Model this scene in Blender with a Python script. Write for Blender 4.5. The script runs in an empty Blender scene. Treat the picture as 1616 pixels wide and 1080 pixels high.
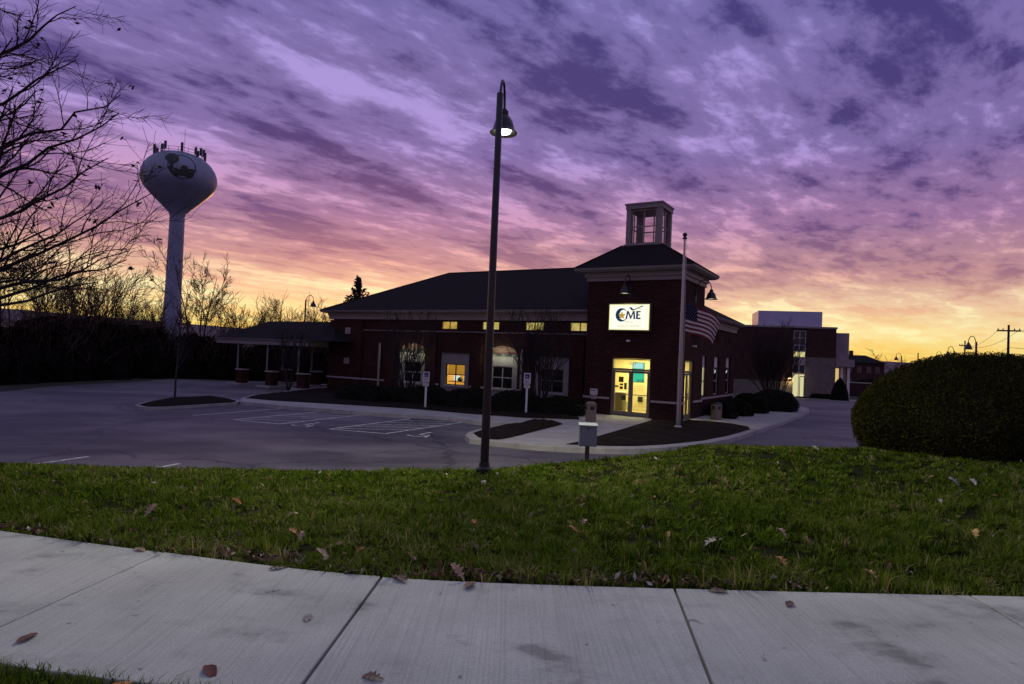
import bpy, math, random
import numpy as np
from mathutils import Matrix, Vector
R_ = math.radians
scene = bpy.context.scene
col = scene.collection

# ------------------------------------------------------------------ camera
TH = R_(2.4); PT = R_(1.26); FPX = 1000.0
Xw = np.array([1, 0, 0.]); Fw = np.array([0, math.cos(PT), math.sin(PT)]); Uw = np.cross(Xw, Fw)
RI = math.cos(TH)*Xw + math.sin(TH)*Uw; UI = -math.sin(TH)*Xw + math.cos(TH)*Uw
CAM = np.array([0, 0, 2.55])
cd = bpy.data.cameras.new('camera'); cam = bpy.data.objects.new('camera', cd); col.objects.link(cam)
cd.sensor_width = 36; cd.lens = FPX/1616*36; cd.clip_start = .05; cd.clip_end = 6000
cam.matrix_world = Matrix(((RI[0], UI[0], -Fw[0], CAM[0]), (RI[1], UI[1], -Fw[1], CAM[1]), (RI[2], UI[2], -Fw[2], CAM[2]), (0, 0, 0, 1)))
scene.camera = cam
scene.view_settings.view_transform = 'Standard'; scene.view_settings.look = 'None'
scene.view_settings.exposure = 0.0; scene.view_settings.gamma = 1.0
scene.cycles.max_bounces = 6; scene.cycles.diffuse_bounces = 3; scene.cycles.glossy_bounces = 3; scene.cycles.transparent_max_bounces = 12
scene.cycles.sample_clamp_indirect = 4.0
scene.cycles.use_denoising = True

def lin(r, g, b):
    f = lambda c: (c/255/12.92 if c <= 10 else ((c/255+.055)/1.055)**2.4)
    return (f(r), f(g), f(b), 1)

# ------------------------------------------------------------------ sky
SUN_AZ = R_(-13.0); SUN_EL = R_(1.3)
w = bpy.data.worlds.new('World'); scene.world = w; w.use_nodes = True
nt = w.node_tree; nt.nodes.clear()
def N(t, **k):
    n = nt.nodes.new(t)
    for a, b in k.items(): setattr(n, a, b)
    return n
def L(a, b): nt.links.new(a, b)
def M2(op, a, b=None, clamp=False):
    n = N('ShaderNodeMath', operation=op, use_clamp=clamp)
    for i, v in enumerate((a, b)):
        if v is None: continue
        if isinstance(v, (int, float)): n.inputs[i].default_value = v
        else: L(v, n.inputs[i])
    return n.outputs[0]
def ramp(fac, stops, interp='LINEAR'):
    n = N('ShaderNodeValToRGB'); cr = n.color_ramp; cr.interpolation = interp
    while len(cr.elements) < len(stops): cr.elements.new(.5)
    for e, (p, c) in zip(cr.elements, stops):
        e.position = p; e.color = c if len(c) == 4 else lin(*c)
    L(fac, n.inputs[0]); return n.outputs[0]
def mixc(f, a, b, mode='MIX'):
    n = N('ShaderNodeMix', data_type='RGBA', blend_type=mode)
    for i, v in ((0, f), (6, a), (7, b)):
        if isinstance(v, (int, float)): n.inputs[i].default_value = v
        elif isinstance(v, tuple): n.inputs[i].default_value = v
        else: L(v, n.inputs[i])
    return n.outputs[2]
tc = N('ShaderNodeTexCoord'); nrm = N('ShaderNodeVectorMath', operation='NORMALIZE'); L(tc.outputs['Generated'], nrm.inputs[0])
sep = N('ShaderNodeSeparateXYZ'); L(nrm.outputs[0], sep.inputs[0])
sx, sy, sz = sep.outputs
zc = M2('MAXIMUM', sz, 0.0)
den = M2('ADD', zc, 0.10)
cmb = N('ShaderNodeCombineXYZ'); L(M2('DIVIDE', sx, den), cmb.inputs[0]); L(M2('DIVIDE', sy, den), cmb.inputs[1])
def cloud(scale, rot, sxy, detail, rough, dist, loc=(0, 0, 0)):
    mp = N('ShaderNodeMapping', vector_type='TEXTURE'); mp.inputs['Rotation'].default_value = (0, 0, R_(rot)); mp.inputs['Scale'].default_value = (sxy[0], sxy[1], 1)
    mp.inputs['Location'].default_value = loc
    L(cmb.outputs[0], mp.inputs[0])
    no = N('ShaderNodeTexNoise'); no.inputs['Scale'].default_value = scale; no.inputs['Detail'].default_value = detail
    no.inputs['Roughness'].default_value = rough; no.inputs['Distortion'].default_value = dist
    L(mp.outputs[0], no.inputs['Vector']); return no.outputs['Fac']
c1 = cloud(1.8, 48, (2.0, 1.0), 10, .60, .12, (5.3, 2.9, 0))       # broad streets of cloud
c2 = cloud(7.0, 42, (1.7, 1.0), 9, .64, .15, (8, 2, 0))            # ripples
cs = M2('ADD', M2('MULTIPLY', c1, .65), M2('MULTIPLY', c2, .35))
cover = ramp(cs, [(.405, (0, 0, 0, 1)), (.50, (.40, .40, .40, 1)), (.59, (1, 1, 1, 1))], 'EASE')
lit = ramp(zc, [(0, (255, 190, 80)), (.022, (255, 228, 115)), (.05, (255, 246, 180)), (.088, (255, 236, 184)), (.13, (234, 178, 164)),
                (.2, (204, 150, 188)), (.3, (172, 146, 214)), (.5, (158, 146, 216)), (1, (166, 172, 196))])
drk = ramp(zc, [(0, (240, 155, 60)), (.03, (255, 212, 112)), (.058, (254, 218, 150)), (.088, (232, 178, 150)), (.13, (160, 112, 133)),
                (.2, (100, 68, 126)), (.3, (66, 48, 116)), (.5, (64, 54, 120)), (1, (98, 102, 126))])
sunside = mixc(cover, drk, lit)
litb = ramp(zc, [(0, (150, 120, 140)), (.12, (165, 135, 165)), (.3, (148, 132, 188)), (.5, (146, 140, 198)), (1, (166, 172, 196))])
drkb = ramp(zc, [(0, (95, 85, 110)), (.12, (95, 80, 115)), (.3, (74, 64, 118)), (.5, (70, 64, 120)), (1, (98, 102, 126))])
back = mixc(cover, drkb, litb)
hl = M2('SQRT', M2('ADD', M2('MULTIPLY', sx, sx), M2('MULTIPLY', sy, sy)))
dot = M2('DIVIDE', M2('ADD', M2('MULTIPLY', sx, math.sin(SUN_AZ)), M2('MULTIPLY', sy, math.cos(SUN_AZ))), M2('MAXIMUM', hl, .001))
azf = ramp(M2('ADD', M2('MULTIPLY', dot, .5), .5), [(.18, (0, 0, 0, 1)), (.96, (1, 1, 1, 1))], 'EASE')
skyc = mixc(azf, back, sunside)
nis = N('ShaderNodeTexSky', sky_type='NISHITA'); nis.sun_disc = False; nis.sun_elevation = SUN_EL; nis.sun_rotation = SUN_AZ
nis.air_density = 1.5; nis.dust_density = 2.0
bgN = N('ShaderNodeBackground'); L(nis.outputs[0], bgN.inputs[0]); bgN.inputs[1].default_value = .02
bgC = N('ShaderNodeBackground'); L(skyc, bgC.inputs[0]); bgC.inputs[1].default_value = 1.0
ad = N('ShaderNodeAddShader'); L(bgN.outputs[0], ad.inputs[0]); L(bgC.outputs[0], ad.inputs[1])
ow = N('ShaderNodeOutputWorld'); L(ad.outputs[0], ow.inputs[0])

sl = bpy.data.lights.new('sun', 'SUN'); so = bpy.data.objects.new('sun', sl); col.objects.link(so)
sl.energy = .5; sl.angle = R_(.5); sl.color = (1, .42, .14)
sd = Vector((math.sin(SUN_AZ)*math.cos(SUN_EL), math.cos(SUN_AZ)*math.cos(SUN_EL), math.sin(SUN_EL)))
so.rotation_euler = sd.to_track_quat('Z', 'Y').to_euler(); so.location = (0, 0, 60)

# ------------------------------------------------------------------ pixel -> place helpers
def ray(px, py): return Fw + (px-808)/FPX*RI + (540-py)/FPX*UI
def G(px, py, z=0.):
    d = ray(px, py); return CAM + d*((z-CAM[2])/d[2])
def at(px, py, y):
    d = ray(px, py); return CAM + d*(y/d[1])
BC = G(1073, 665, 0); BA = R_(-31.5)                     # nearest corner of the bank and its heading
EX = np.array([math.cos(BA), math.sin(BA), 0]); EY = np.array([-math.sin(BA), math.cos(BA), 0])
def WB(x, y, z=0.): return BC + EX*x + EY*y + np.array([0, 0, z])

# ------------------------------------------------------------------ object helpers
def props(o, label=None, cat=None, group=None, kind=None):
    if label: o['label'] = label
    if cat: o['category'] = cat
    if group: o['group'] = group
    if kind: o['kind'] = kind
    return o
def empty(name, loc=(0, 0, 0), rz=0., label=None, cat=None, group=None):
    o = bpy.data.objects.new(name, None); col.objects.link(o); o.empty_display_size = .2
    o.location = tuple(float(v) for v in loc); o.rotation_euler = (0, 0, rz)
    return props(o, label, cat, group)
def link(name, me, m=None, parent=None, loc=None, rz=0.):
    o = bpy.data.objects.new(name, me); col.objects.link(o)
    if m is not None and not me.materials:
        for mm in (m if isinstance(m, (list, tuple)) else [m]): me.materials.append(mm)
    if parent is not None: o.parent = parent
    if loc is not None: o.location = tuple(float(v) for v in loc)
    if rz: o.rotation_euler = (0, 0, rz)
    return o
class MB:
    def __init__(s): s.v = []; s.f = []; s.m = []; s.cm = 0
    def add(s, vs, fs):
        b = len(s.v); s.v += [tuple(float(c) for c in p) for p in vs]
        s.f += [tuple(i+b for i in f) for f in fs]; s.m += [s.cm]*len(fs); return s
    def box(s, x0, x1, y0, y1, z0, z1):
        return s.add([(x0, y0, z0), (x1, y0, z0), (x1, y1, z0), (x0, y1, z0), (x0, y0, z1), (x1, y0, z1), (x1, y1, z1), (x0, y1, z1)],
                     [(3, 2, 1, 0), (4, 5, 6, 7), (0, 1, 5, 4), (1, 2, 6, 5), (2, 3, 7, 6), (3, 0, 4, 7)])
    def tube(s, path, rad, k=8, cap=True):
        P = np.array(path, float); n = len(P); rad = np.broadcast_to(np.array(rad, float), (n,))
        T = np.gradient(P, axis=0); T /= np.linalg.norm(T, axis=1)[:, None]+1e-12
        ref = np.array([0, 0, 1.]) if abs(T[0][2]) < .9 else np.array([1., 0, 0])
        a = np.cross(T[0], ref); a /= np.linalg.norm(a); ang = np.arange(k)*2*math.pi/k
        vs = []
        for i in range(n):
            a = a-T[i]*(a@T[i]); a /= np.linalg.norm(a); b = np.cross(T[i], a)
            for t in ang: vs.append(P[i]+rad[i]*(math.cos(t)*a+math.sin(t)*b))
        fs = [(i*k+j, i*k+(j+1) % k, (i+1)*k+(j+1) % k, (i+1)*k+j) for i in range(n-1) for j in range(k)]
        if cap: fs += [tuple(range(k-1, -1, -1)), tuple((n-1)*k+j for j in range(k))]
        return s.add(vs, fs)
    def lathe(s, prof, c=(0, 0, 0), k=24, cap=True):
        vs = [(c[0]+r*math.cos(2*math.pi*j/k), c[1]+r*math.sin(2*math.pi*j/k), c[2]+z) for r, z in prof for j in range(k)]
        n = len(prof)
        fs = [(i*k+j, i*k+(j+1) % k, (i+1)*k+(j+1) % k, (i+1)*k+j) for i in range(n-1) for j in range(k)]
        if cap: fs += [tuple(range(k-1, -1, -1)), tuple((n-1)*k+j for j in range(k))]
        return s.add(vs, fs)
    def prism(s, poly, z0, z1):
        n = len(poly); A = sum(poly[i][0]*poly[(i+1) % n][1]-poly[(i+1) % n][0]*poly[i][1] for i in range(n))
        if A < 0: poly = poly[::-1]
        vs = [(p[0], p[1], z0) for p in poly]+[(p[0], p[1], z1) for p in poly]
        return s.add(vs, [tuple(range(n-1, -1, -1)), tuple(range(n, 2*n))]+[(i, (i+1) % n, n+(i+1) % n, n+i) for i in range(n)])
    def plate(s, poly, y0, y1):            # polygon in x,z thickened along y
        n = len(poly); A = sum(poly[i][0]*poly[(i+1) % n][1]-poly[(i+1) % n][0]*poly[i][1] for i in range(n))
        if A < 0: poly = poly[::-1]
        vs = [(p[0], y0, p[1]) for p in poly]+[(p[0], y1, p[1]) for p in poly]
        return s.add(vs, [tuple(range(n)), tuple(range(2*n-1, n-1, -1))]+[((i+1) % n, i, n+i, n+(i+1) % n) for i in range(n)])
    def build(s, name, m, parent=None, loc=None, rz=0., smooth=False, bevel=0.):
        me = bpy.data.meshes.new(name); me.from_pydata(s.v, [], s.f)
        for mm in (m if isinstance(m, (list, tuple)) else [m]): me.materials.append(mm)
        if any(s.m): me.polygons.foreach_set('material_index', s.m)
        if smooth: me.polygons.foreach_set('use_smooth', [True]*len(s.f))
        me.update(); o = link(name, me, None, parent, loc, rz)
        if bevel:
            b = o.modifiers.new('bevel', 'BEVEL'); b.width = bevel; b.segments = 2; b.limit_method = 'ANGLE'
        if smooth:
            try: me.set_sharp_from_angle(angle=R_(40))
            except Exception: pass
        return o
def npmesh(name, V, F, m, parent=None, attr=None):
    me = bpy.data.meshes.new(name); V = np.asarray(V, np.float32); F = np.asarray(F, np.int32); k = F.shape[1]
    me.vertices.add(len(V)); me.vertices.foreach_set('co', V.ravel())
    me.loops.add(F.size); me.loops.foreach_set('vertex_index', F.ravel())
    me.polygons.add(len(F)); me.polygons.foreach_set('loop_start', np.arange(0, F.size, k, dtype=np.int32))
    me.update(calc_edges=True)
    if attr is not None:
        at_ = me.attributes.new('rnd', 'FLOAT', 'FACE'); at_.data.foreach_set('value', np.asarray(attr, np.float32))
    me.materials.append(m)
    return link(name, me, None, parent)
def copy_tree(o, parent=None):
    c = o.copy(); col.objects.link(c); c.parent = parent
    for ch in list(o.children): copy_tree(ch, c)
    return c

# ------------------------------------------------------------------ materials
MATS = {}
def mat(name, c, rough=.8, var=0., vscale=3., bump=0., bscale=40., metal=0., spec=.5, c2=None, stretch=None, detail=5., emit=None, es=0., trans=0.):
    if name in MATS: return MATS[name]
    m = bpy.data.materials.new(name); m.use_nodes = True; t = m.node_tree; b = t.nodes['Principled BSDF']
    b.inputs['Base Color'].default_value = (*c, 1); b.inputs['Roughness'].default_value = rough; b.inputs['Metallic'].default_value = metal
    b.inputs['Specular IOR Level'].default_value = spec
    tcn = t.nodes.new('ShaderNodeTexCoord'); mp = t.nodes.new('ShaderNodeMapping'); t.links.new(tcn.outputs['Object'], mp.inputs[0])
    if stretch: mp.inputs['Scale'].default_value = stretch
    if var or c2:
        n = t.nodes.new('ShaderNodeTexNoise'); n.inputs['Scale'].default_value = vscale; n.inputs['Detail'].default_value = detail; n.inputs['Roughness'].default_value = .6
        t.links.new(mp.outputs[0], n.inputs['Vector'])
        cr = t.nodes.new('ShaderNodeValToRGB'); cr.color_ramp.elements[0].position = .33; cr.color_ramp.elements[1].position = .67
        lo = c2 if c2 else tuple(x*(1-var) for x in c); hi = c if c2 else tuple(min(1, x*(1+var)) for x in c)
        cr.color_ramp.elements[0].color = (*lo, 1); cr.color_ramp.elements[1].color = (*hi, 1)
        t.links.new(n.outputs['Fac'], cr.inputs[0]); t.links.new(cr.outputs[0], b.inputs['Base Color'])
    if bump:
        n = t.nodes.new('ShaderNodeTexNoise'); n.inputs['Scale'].default_value = bscale; n.inputs['Detail'].default_value = 4
        t.links.new(mp.outputs[0], n.inputs['Vector'])
        bp = t.nodes.new('ShaderNodeBump'); bp.inputs['Strength'].default_value = bump; bp.inputs['Distance'].default_value = .02
        t.links.new(n.outputs['Fac'], bp.inputs['Height']); t.links.new(bp.outputs[0], b.inputs['Normal'])
    if emit:
        b.inputs['Emission Color'].default_value = (*emit, 1); b.inputs['Emission Strength'].default_value = es
    if trans: b.inputs['Transmission Weight'].default_value = trans
    MATS[name] = m; return m
def brick_mat(name, c1, c2, mortar, bw=.2, bh=.075):
    m = bpy.data.materials.new(name); m.use_nodes = True; t = m.node_tree; b = t.nodes['Principled BSDF']; b.inputs['Roughness'].default_value = .9; b.inputs['Specular IOR Level'].default_value = .15
    tcn = t.nodes.new('ShaderNodeTexCoord'); s = t.nodes.new('ShaderNodeSeparateXYZ'); t.links.new(tcn.outputs['Object'], s.inputs[0])
    a = t.nodes.new('ShaderNodeMath'); a.operation = 'ADD'; t.links.new(s.outputs[0], a.inputs[0]); t.links.new(s.outputs[1], a.inputs[1])
    c = t.nodes.new('ShaderNodeCombineXYZ'); t.links.new(a.outputs[0], c.inputs[0]); t.links.new(s.outputs[2], c.inputs[1])
    br = t.nodes.new('ShaderNodeTexBrick'); br.inputs['Scale'].default_value = 1; br.inputs['Brick Width'].default_value = bw; br.inputs['Row Height'].default_value = bh
    br.inputs['Mortar Size'].default_value = .006; br.inputs['Color1'].default_value = (*c1, 1); br.inputs['Color2'].default_value = (*c2, 1); br.inputs['Mortar'].default_value = (*mortar, 1)
    t.links.new(c.outputs[0], br.inputs['Vector'])
    n = t.nodes.new('ShaderNodeTexNoise'); n.inputs['Scale'].default_value = 1.3; n.inputs['Detail'].default_value = 6; t.links.new(tcn.outputs['Object'], n.inputs['Vector'])
    mx = t.nodes.new('ShaderNodeMix'); mx.data_type = 'RGBA'; mx.blend_type = 'MULTIPLY'; mx.inputs[0].default_value = .5
    cr = t.nodes.new('ShaderNodeValToRGB'); cr.color_ramp.elements[0].position = .3; cr.color_ramp.elements[1].position = .7; cr.color_ramp.elements[0].color = (.5, .5, .5, 1)
    t.links.new(n.outputs['Fac'], cr.inputs[0]); t.links.new(br.outputs['Color'], mx.inputs[6]); t.links.new(cr.outputs[0], mx.inputs[7]); t.links.new(mx.outputs[2], b.inputs['Base Color'])
    bp = t.nodes.new('ShaderNodeBump'); bp.inputs['Strength'].default_value = .5; bp.inputs['Distance'].default_value = .01; bp.invert = True
    t.links.new(br.outputs['Fac'], bp.inputs['Height']); t.links.new(bp.outputs[0], b.inputs['Normal'])
    MATS[name] = m; return m
def emis(name, c, s):
    if name in MATS: return MATS[name]
    m = bpy.data.materials.new(name); m.use_nodes = True; t = m.node_tree; t.nodes.clear()
    e = t.nodes.new('ShaderNodeEmission'); e.inputs[0].default_value = (*c, 1); e.inputs[1].default_value = s
    o = t.nodes.new('ShaderNodeOutputMaterial'); t.links.new(e.outputs[0], o.inputs[0]); MATS[name] = m; return m
def glass_mat(name, tint=(.9, .92, .9)):
    m = bpy.data.materials.new(name); m.use_nodes = True; t = m.node_tree; t.nodes.clear()
    tr = t.nodes.new('ShaderNodeBsdfTransparent'); tr.inputs[0].default_value = (*tint, 1)
    gl = t.nodes.new('ShaderNodeBsdfGlossy'); gl.inputs['Roughness'].default_value = .02
    fr = t.nodes.new('ShaderNodeFresnel'); fr.inputs[0].default_value = 1.5
    mx = t.nodes.new('ShaderNodeMixShader'); o = t.nodes.new('ShaderNodeOutputMaterial')
    t.links.new(fr.outputs[0], mx.inputs[0]); t.links.new(tr.outputs[0], mx.inputs[1]); t.links.new(gl.outputs[0], mx.inputs[2]); t.links.new(mx.outputs[0], o.inputs[0])
    MATS[name] = m; return m
def blade_mat(name, stops, rough=.6, trans=.25, scale=1.2, namt=.35, spec=.12):
    m = bpy.data.materials.new(name); m.use_nodes = True; t = m.node_tree; b = t.nodes['Principled BSDF']; b.inputs['Roughness'].default_value = rough; b.inputs['Specular IOR Level'].default_value = spec
    a = t.nodes.new('ShaderNodeAttribute'); a.attribute_name = 'rnd'
    tcn = t.nodes.new('ShaderNodeTexCoord'); n = t.nodes.new('ShaderNodeTexNoise'); n.inputs['Scale'].default_value = scale; n.inputs['Detail'].default_value = 3; t.links.new(tcn.outputs['Object'], n.inputs['Vector'])
    m1 = t.nodes.new('ShaderNodeMath'); m1.operation = 'MULTIPLY_ADD'; m1.inputs[1].default_value = namt; m1.inputs[2].default_value = -namt*.5
    t.links.new(n.outputs['Fac'], m1.inputs[0]); ad_ = t.nodes.new('ShaderNodeMath'); ad_.operation = 'ADD'; t.links.new(m1.outputs[0], ad_.inputs[0]); t.links.new(a.outputs['Fac'], ad_.inputs[1])
    cr = t.nodes.new('ShaderNodeValToRGB')
    while len(cr.color_ramp.elements) < len(stops): cr.color_ramp.elements.new(.5)
    for e, (p, c) in zip(cr.color_ramp.elements, stops): e.position = p; e.color = (*c, 1)
    t.links.new(ad_.outputs[0], cr.inputs[0]); t.links.new(cr.outputs[0], b.inputs['Base Color'])
    if trans:
        tl = t.nodes.new('ShaderNodeBsdfTranslucent'); t.links.new(cr.outputs[0], tl.inputs[0]); mx = t.nodes.new('ShaderNodeMixShader'); mx.inputs[0].default_value = trans
        t.links.new(b.outputs[0], mx.inputs[1]); t.links.new(tl.outputs[0], mx.inputs[2]); t.links.new(mx.outputs[0], t.nodes['Material Output'].inputs[0])
    MATS[name] = m; return m

brick = brick_mat('dark_red_brick', (.068, .022, .016), (.034, .012, .010), (.070, .05, .042))
brick2 = brick_mat('brown_brick', (.075, .034, .030), (.055, .027, .025), (.08, .062, .055), .4, .12)
block = brick_mat('grey_block', (.22, .19, .17), (.18, .16, .15), (.15, .14, .13), .5, .22)
block_p = brick_mat('pale_block', (.40, .34, .33), (.34, .30, .30), (.28, .25, .25), .5, .22)
stone = mat('cast_stone', (.40, .36, .33), .85, .12, 2., .15, 60)
trimm = mat('painted_trim', (.27, .235, .225), .6, .08, 1.5)
gutter_m = mat('gutter_metal', (.26, .225, .22), .45, .1, 1.5)
shingle = mat('asphalt_shingle', (.026, .022, .024), .95, .35, 8, .6, 30, stretch=(1, 1, 4), spec=.08)
white_p = mat('white_paint', (.72, .70, .68), .5, .06, 3)
frame_m = mat('bronze_frame', (.18, .15, .11), .45, .1, 4)
glass_d = mat('dark_window_glass', (.008, .008, .010), .06, 0, spec=.6)
glass_c = glass_mat('clear_glass')
black_m = mat('black_metal', (.018, .016, .017), .42, .2, 8)
bronze_pole = mat('dark_bronze_pole', (.022, .017, .016), .38, .25, 6, .05, 80)
concrete = mat('walk_concrete', (.36, .345, .33), .85, .16, 1.2, .2, 90)
kerb_m = mat('kerb_concrete', (.34, .325, .31), .85, .2, 2.2, .2, 70)
mulch_m = mat('bark_mulch', (.013, .008, .007), .95, .5, 14, 1.0, 35, spec=.1)
bark = mat('grey_bark', (.05, .038, .033), .95, .35, 9, .6, 40)
bark_d = mat('dark_bark', (.026, .019, .018), .95, .3, 9)
twig_w = mat('warm_brown_twig', (.075, .045, .026), .95, .25, 2)  # even warm brown for fine bare twigs
alum = mat('brushed_aluminium', (.45, .42, .43), .35, .05, 3, metal=.8)

# ------------------------------------------------------------------ terrain
def smooth(a, b, x): t = np.clip((x-a)/(b-a), 0, 1); return t*t*(3-2*t)
LOT = -.15
def zfar(x, y):           # made ground beyond the lawn: level by the bank, falling away behind it
    return LOT - 1.05*np.clip((np.asarray(y, float)-46)/34, 0, 1)
FE = [(-14, 8.6), (-9.6, 6.75), (-7.8, 6.05), (-6.0, 5.45), (-4.15, 4.96), (-2.41, 4.54), (-.8, 4.24), (1.15, 4.25), (3.19, 4.35), (5.2, 4.45), (7.2, 4.54), (9.2, 4.62), (11.2, 4.7), (16, 4.9)]
NE = [(-14.9, 7.2), (-10.4, 5.5), (-8.4, 4.75), (-6.5, 4.1), (-4.45, 3.45), (-2.60, 2.98), (-.875, 2.74), (.97, 2.70), (3.05, 2.80), (5.1, 2.90), (7.1, 2.99), (9.1, 3.07), (11.1, 3.15), (16, 3.35)]
SWZ = 1.05
fex, fey = np.array(FE).T; nex, ney = np.array(NE).T
zcx = np.array([-40, -14, -9.5, -6.6, -3.6, -.4, 1.5, 2.7, 4.1, 6.4, 9.75, 14, 40]); zcz = np.array([-.05, .0, .05, .13, .21, .38, .61, .82, .97, 1.05, .93, .9, .9])
def zlawn(x, y):
    x = np.asarray(x, float); y = np.asarray(y, float)
    ys = np.interp(x, fex, fey); zcv = np.interp(x, zcx, zcz)
    s = np.clip((y-ys)/np.maximum(12-ys, .1), 0, 1)
    z = 1.02+(zcv-1.02)*(s*.75+.25*s*s)
    sl = np.interp(x, [0, 3, 5.5, 40], [.27, .24, .135, .135])
    z = z-sl*np.maximum(y-12, 0)
    z = z+.018*np.sin(x*1.7+.6*y)*np.sin(y*1.3-.4*x)*np.clip((y-ys)/.6, 0, 1)
    return np.maximum(z, LOT-.05)

# far ground
gx = np.concatenate([np.linspace(-2500, -120, 14), np.linspace(-110, 160, 82), np.linspace(175, 2500, 14)])
gy = np.concatenate([np.linspace(-60, 14, 8), np.linspace(16, 130, 48), np.linspace(140, 2600, 16)])
XX, YY = np.meshgrid(gx, gy, indexing='ij'); ZZ = zfar(XX, YY)-.03
def gridfaces(nx, ny):
    i, j = np.meshgrid(np.arange(nx-1), np.arange(ny-1), indexing='ij'); a = (i*ny+j).ravel()
    return np.stack([a, a+ny, a+ny+1, a+1], 1)
earth = mat('dark_turf_earth', (.022, .024, .012), .95, .5, .35, .5, 6)
o = npmesh('ground', np.stack([XX.ravel(), YY.ravel(), ZZ.ravel()], 1), gridfaces(len(gx), len(gy)), earth); props(o, 'dark grassy ground reaching to the horizon', kind='structure')

# lawn
lx = np.arange(-24, 24.01, .25); lv = np.linspace(0, 1, 74)
LX = np.repeat(lx[:, None], len(lv), 1); ys0 = np.interp(lx, fex, fey)+.0
yend = np.interp(lx, [-24, -9.5, 0, 3, 5.5, 24], [13.2, 13.2, 14.6, 17.0, 21.0, 21.0])
LY = ys0[:, None]+(yend-ys0)[:, None]*lv[None]
turf = mat('turf_soil', (.016, .018, .005), .95, .5, 5, .8, 30, spec=.05)
o = npmesh('lawn', np.stack([LX.ravel(), LY.ravel(), zlawn(LX, LY).ravel()-.004], 1), gridfaces(len(lx), len(lv)), turf); props(o, 'sloping green lawn between pavement and car park', kind='structure')
# verge on the street side of the pavement
vx = np.arange(-16, 16.01, .5); vv = np.linspace(0, 1, 8); VX = np.repeat(vx[:, None], 8, 1); VY = (np.interp(vx, nex, ney)-3.2)[:, None]+3.2*vv[None]
o = npmesh('verge', np.stack([VX.ravel(), VY.ravel(), np.full(VX.size, 1.015)], 1), gridfaces(len(vx), 8), turf); props(o, 'grass verge on the street side of the pavement', kind='structure')

# sidewalk slabs
def sidewalk_mat():
    m = bpy.data.materials.new('broomed_concrete'); m.use_nodes = True; t = m.node_tree; b = t.nodes['Principled BSDF']; b.inputs['Roughness'].default_value = .8
    tcn = t.nodes.new('ShaderNodeTexCoord')
    def no(scale, stretch, det, rot=0.):
        mp = t.nodes.new('ShaderNodeMapping'); mp.inputs['Scale'].default_value = stretch; mp.inputs['Rotation'].default_value = (0, 0, rot); t.links.new(tcn.outputs['Object'], mp.inputs[0])
        n = t.nodes.new('ShaderNodeTexNoise'); n.inputs['Scale'].default_value = scale; n.inputs['Detail'].default_value = det; n.inputs['Roughness'].default_value = .6; t.links.new(mp.outputs[0], n.inputs['Vector']); return n.outputs['Fac']
    def rp(f, st):
        cr = t.nodes.new('ShaderNodeValToRGB')
        while len(cr.color_ramp.elements) < len(st): cr.color_ramp.elements.new(.5)
        for e, (p, c) in zip(cr.color_ramp.elements, st): e.position = p; e.color = (c, c, c, 1) if not isinstance(c, tuple) else (*c, 1)
        t.links.new(f, cr.inputs[0]); return cr.outputs[0]
    def mul(a, c, f=1.):
        mx = t.nodes.new('ShaderNodeMix'); mx.data_type = 'RGBA'; mx.blend_type = 'MULTIPLY'; mx.inputs[0].default_value = f; t.links.new(a, mx.inputs[6]); t.links.new(c, mx.inputs[7]); return mx.outputs[2]
    base = rp(no(1.1, (1, 1, 1), 6), [(.3, (.45, .47, .395)), (.7, (.65, .675, .565))])
    stain = rp(no(1.7, (1, 1.5, 1), 12), [(.34, .48), (.40, .84), (.47, 1.0)]); spots = rp(no(9, (1, 1, 1), 6), [(.285, .35), (.32, 1.0)])
    speck = rp(no(75, (1, 1, 1), 4), [(.3, .80), (.62, 1.04)])
    groove = no(110, (1, .010, 1), 2, R_(-3)); gc = rp(groove, [(.30, .80), (.48, 1.0), (.72, 1.10)])
    c = mul(mul(mul(mul(base, stain, .9), spots, .8), speck, .9), gc, .8)
    oi = t.nodes.new('ShaderNodeObjectInfo'); c = mul(c, rp(oi.outputs['Random'], [(0., .90), (1., 1.06)])); t.links.new(c, b.inputs['Base Color'])
    bp = t.nodes.new('ShaderNodeBump'); bp.inputs['Strength'].default_value = .55; bp.inputs['Distance'].default_value = .004; t.links.new(groove, bp.inputs['Height']); t.links.new(bp.outputs[0], b.inputs['Normal'])
    return m
swm = sidewalk_mat()
sw = empty('sidewalk', (0, 0, 0), 0, 'pale broom-finished concrete pavement across the foreground'); sw['kind'] = 'structure'
from math import hypot
def spline(P, n=8):      # smooth the pavement edges between joints
    P = np.array(P); out = []
    for i in range(len(P)-1):
        p0 = P[max(i-1, 0)]; p1 = P[i]; p2 = P[i+1]; p3 = P[min(i+2, len(P)-1)]
        for k in range(n+1):
            t = k/n; out.append((i, .5*((2*p1)+(-p0+p2)*t+(2*p0-5*p1+4*p2-p3)*t*t+(-p0+3*p1-3*p2+p3)*t**3)))
    return out
sf = spline(FE); sn = spline(NE)
for i in range(len(FE)-1):
    a = [p for k, p in sf if k == i]; b = [p for k, p in sn if k == i]
    g = .008 if i in (5, 6, 7) else .005
    def inset(Q, s): d = Q[1]-Q[0] if s == 0 else Q[-2]-Q[-1]; return d/np.linalg.norm(d)*g
    a[0] = a[0]+inset(a, 0); a[-1] = a[-1]+inset(a, 1); b[0] = b[0]+inset(b, 0); b[-1] = b[-1]+inset(b, 1)
    m = MB(); m.prism([tuple(p) for p in b]+[tuple(p) for p in a[::-1]], SWZ-.10, SWZ+.002*((i*7) % 3))
    m.build('slab', swm, sw, bevel=.006)
m = MB(); m.prism([tuple(p) for k, p in sn]+[tuple(p) for k, p in sf[::-1]], SWZ-.14, SWZ-.05); m.build('joint_bed', mulch_m, sw)

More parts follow.
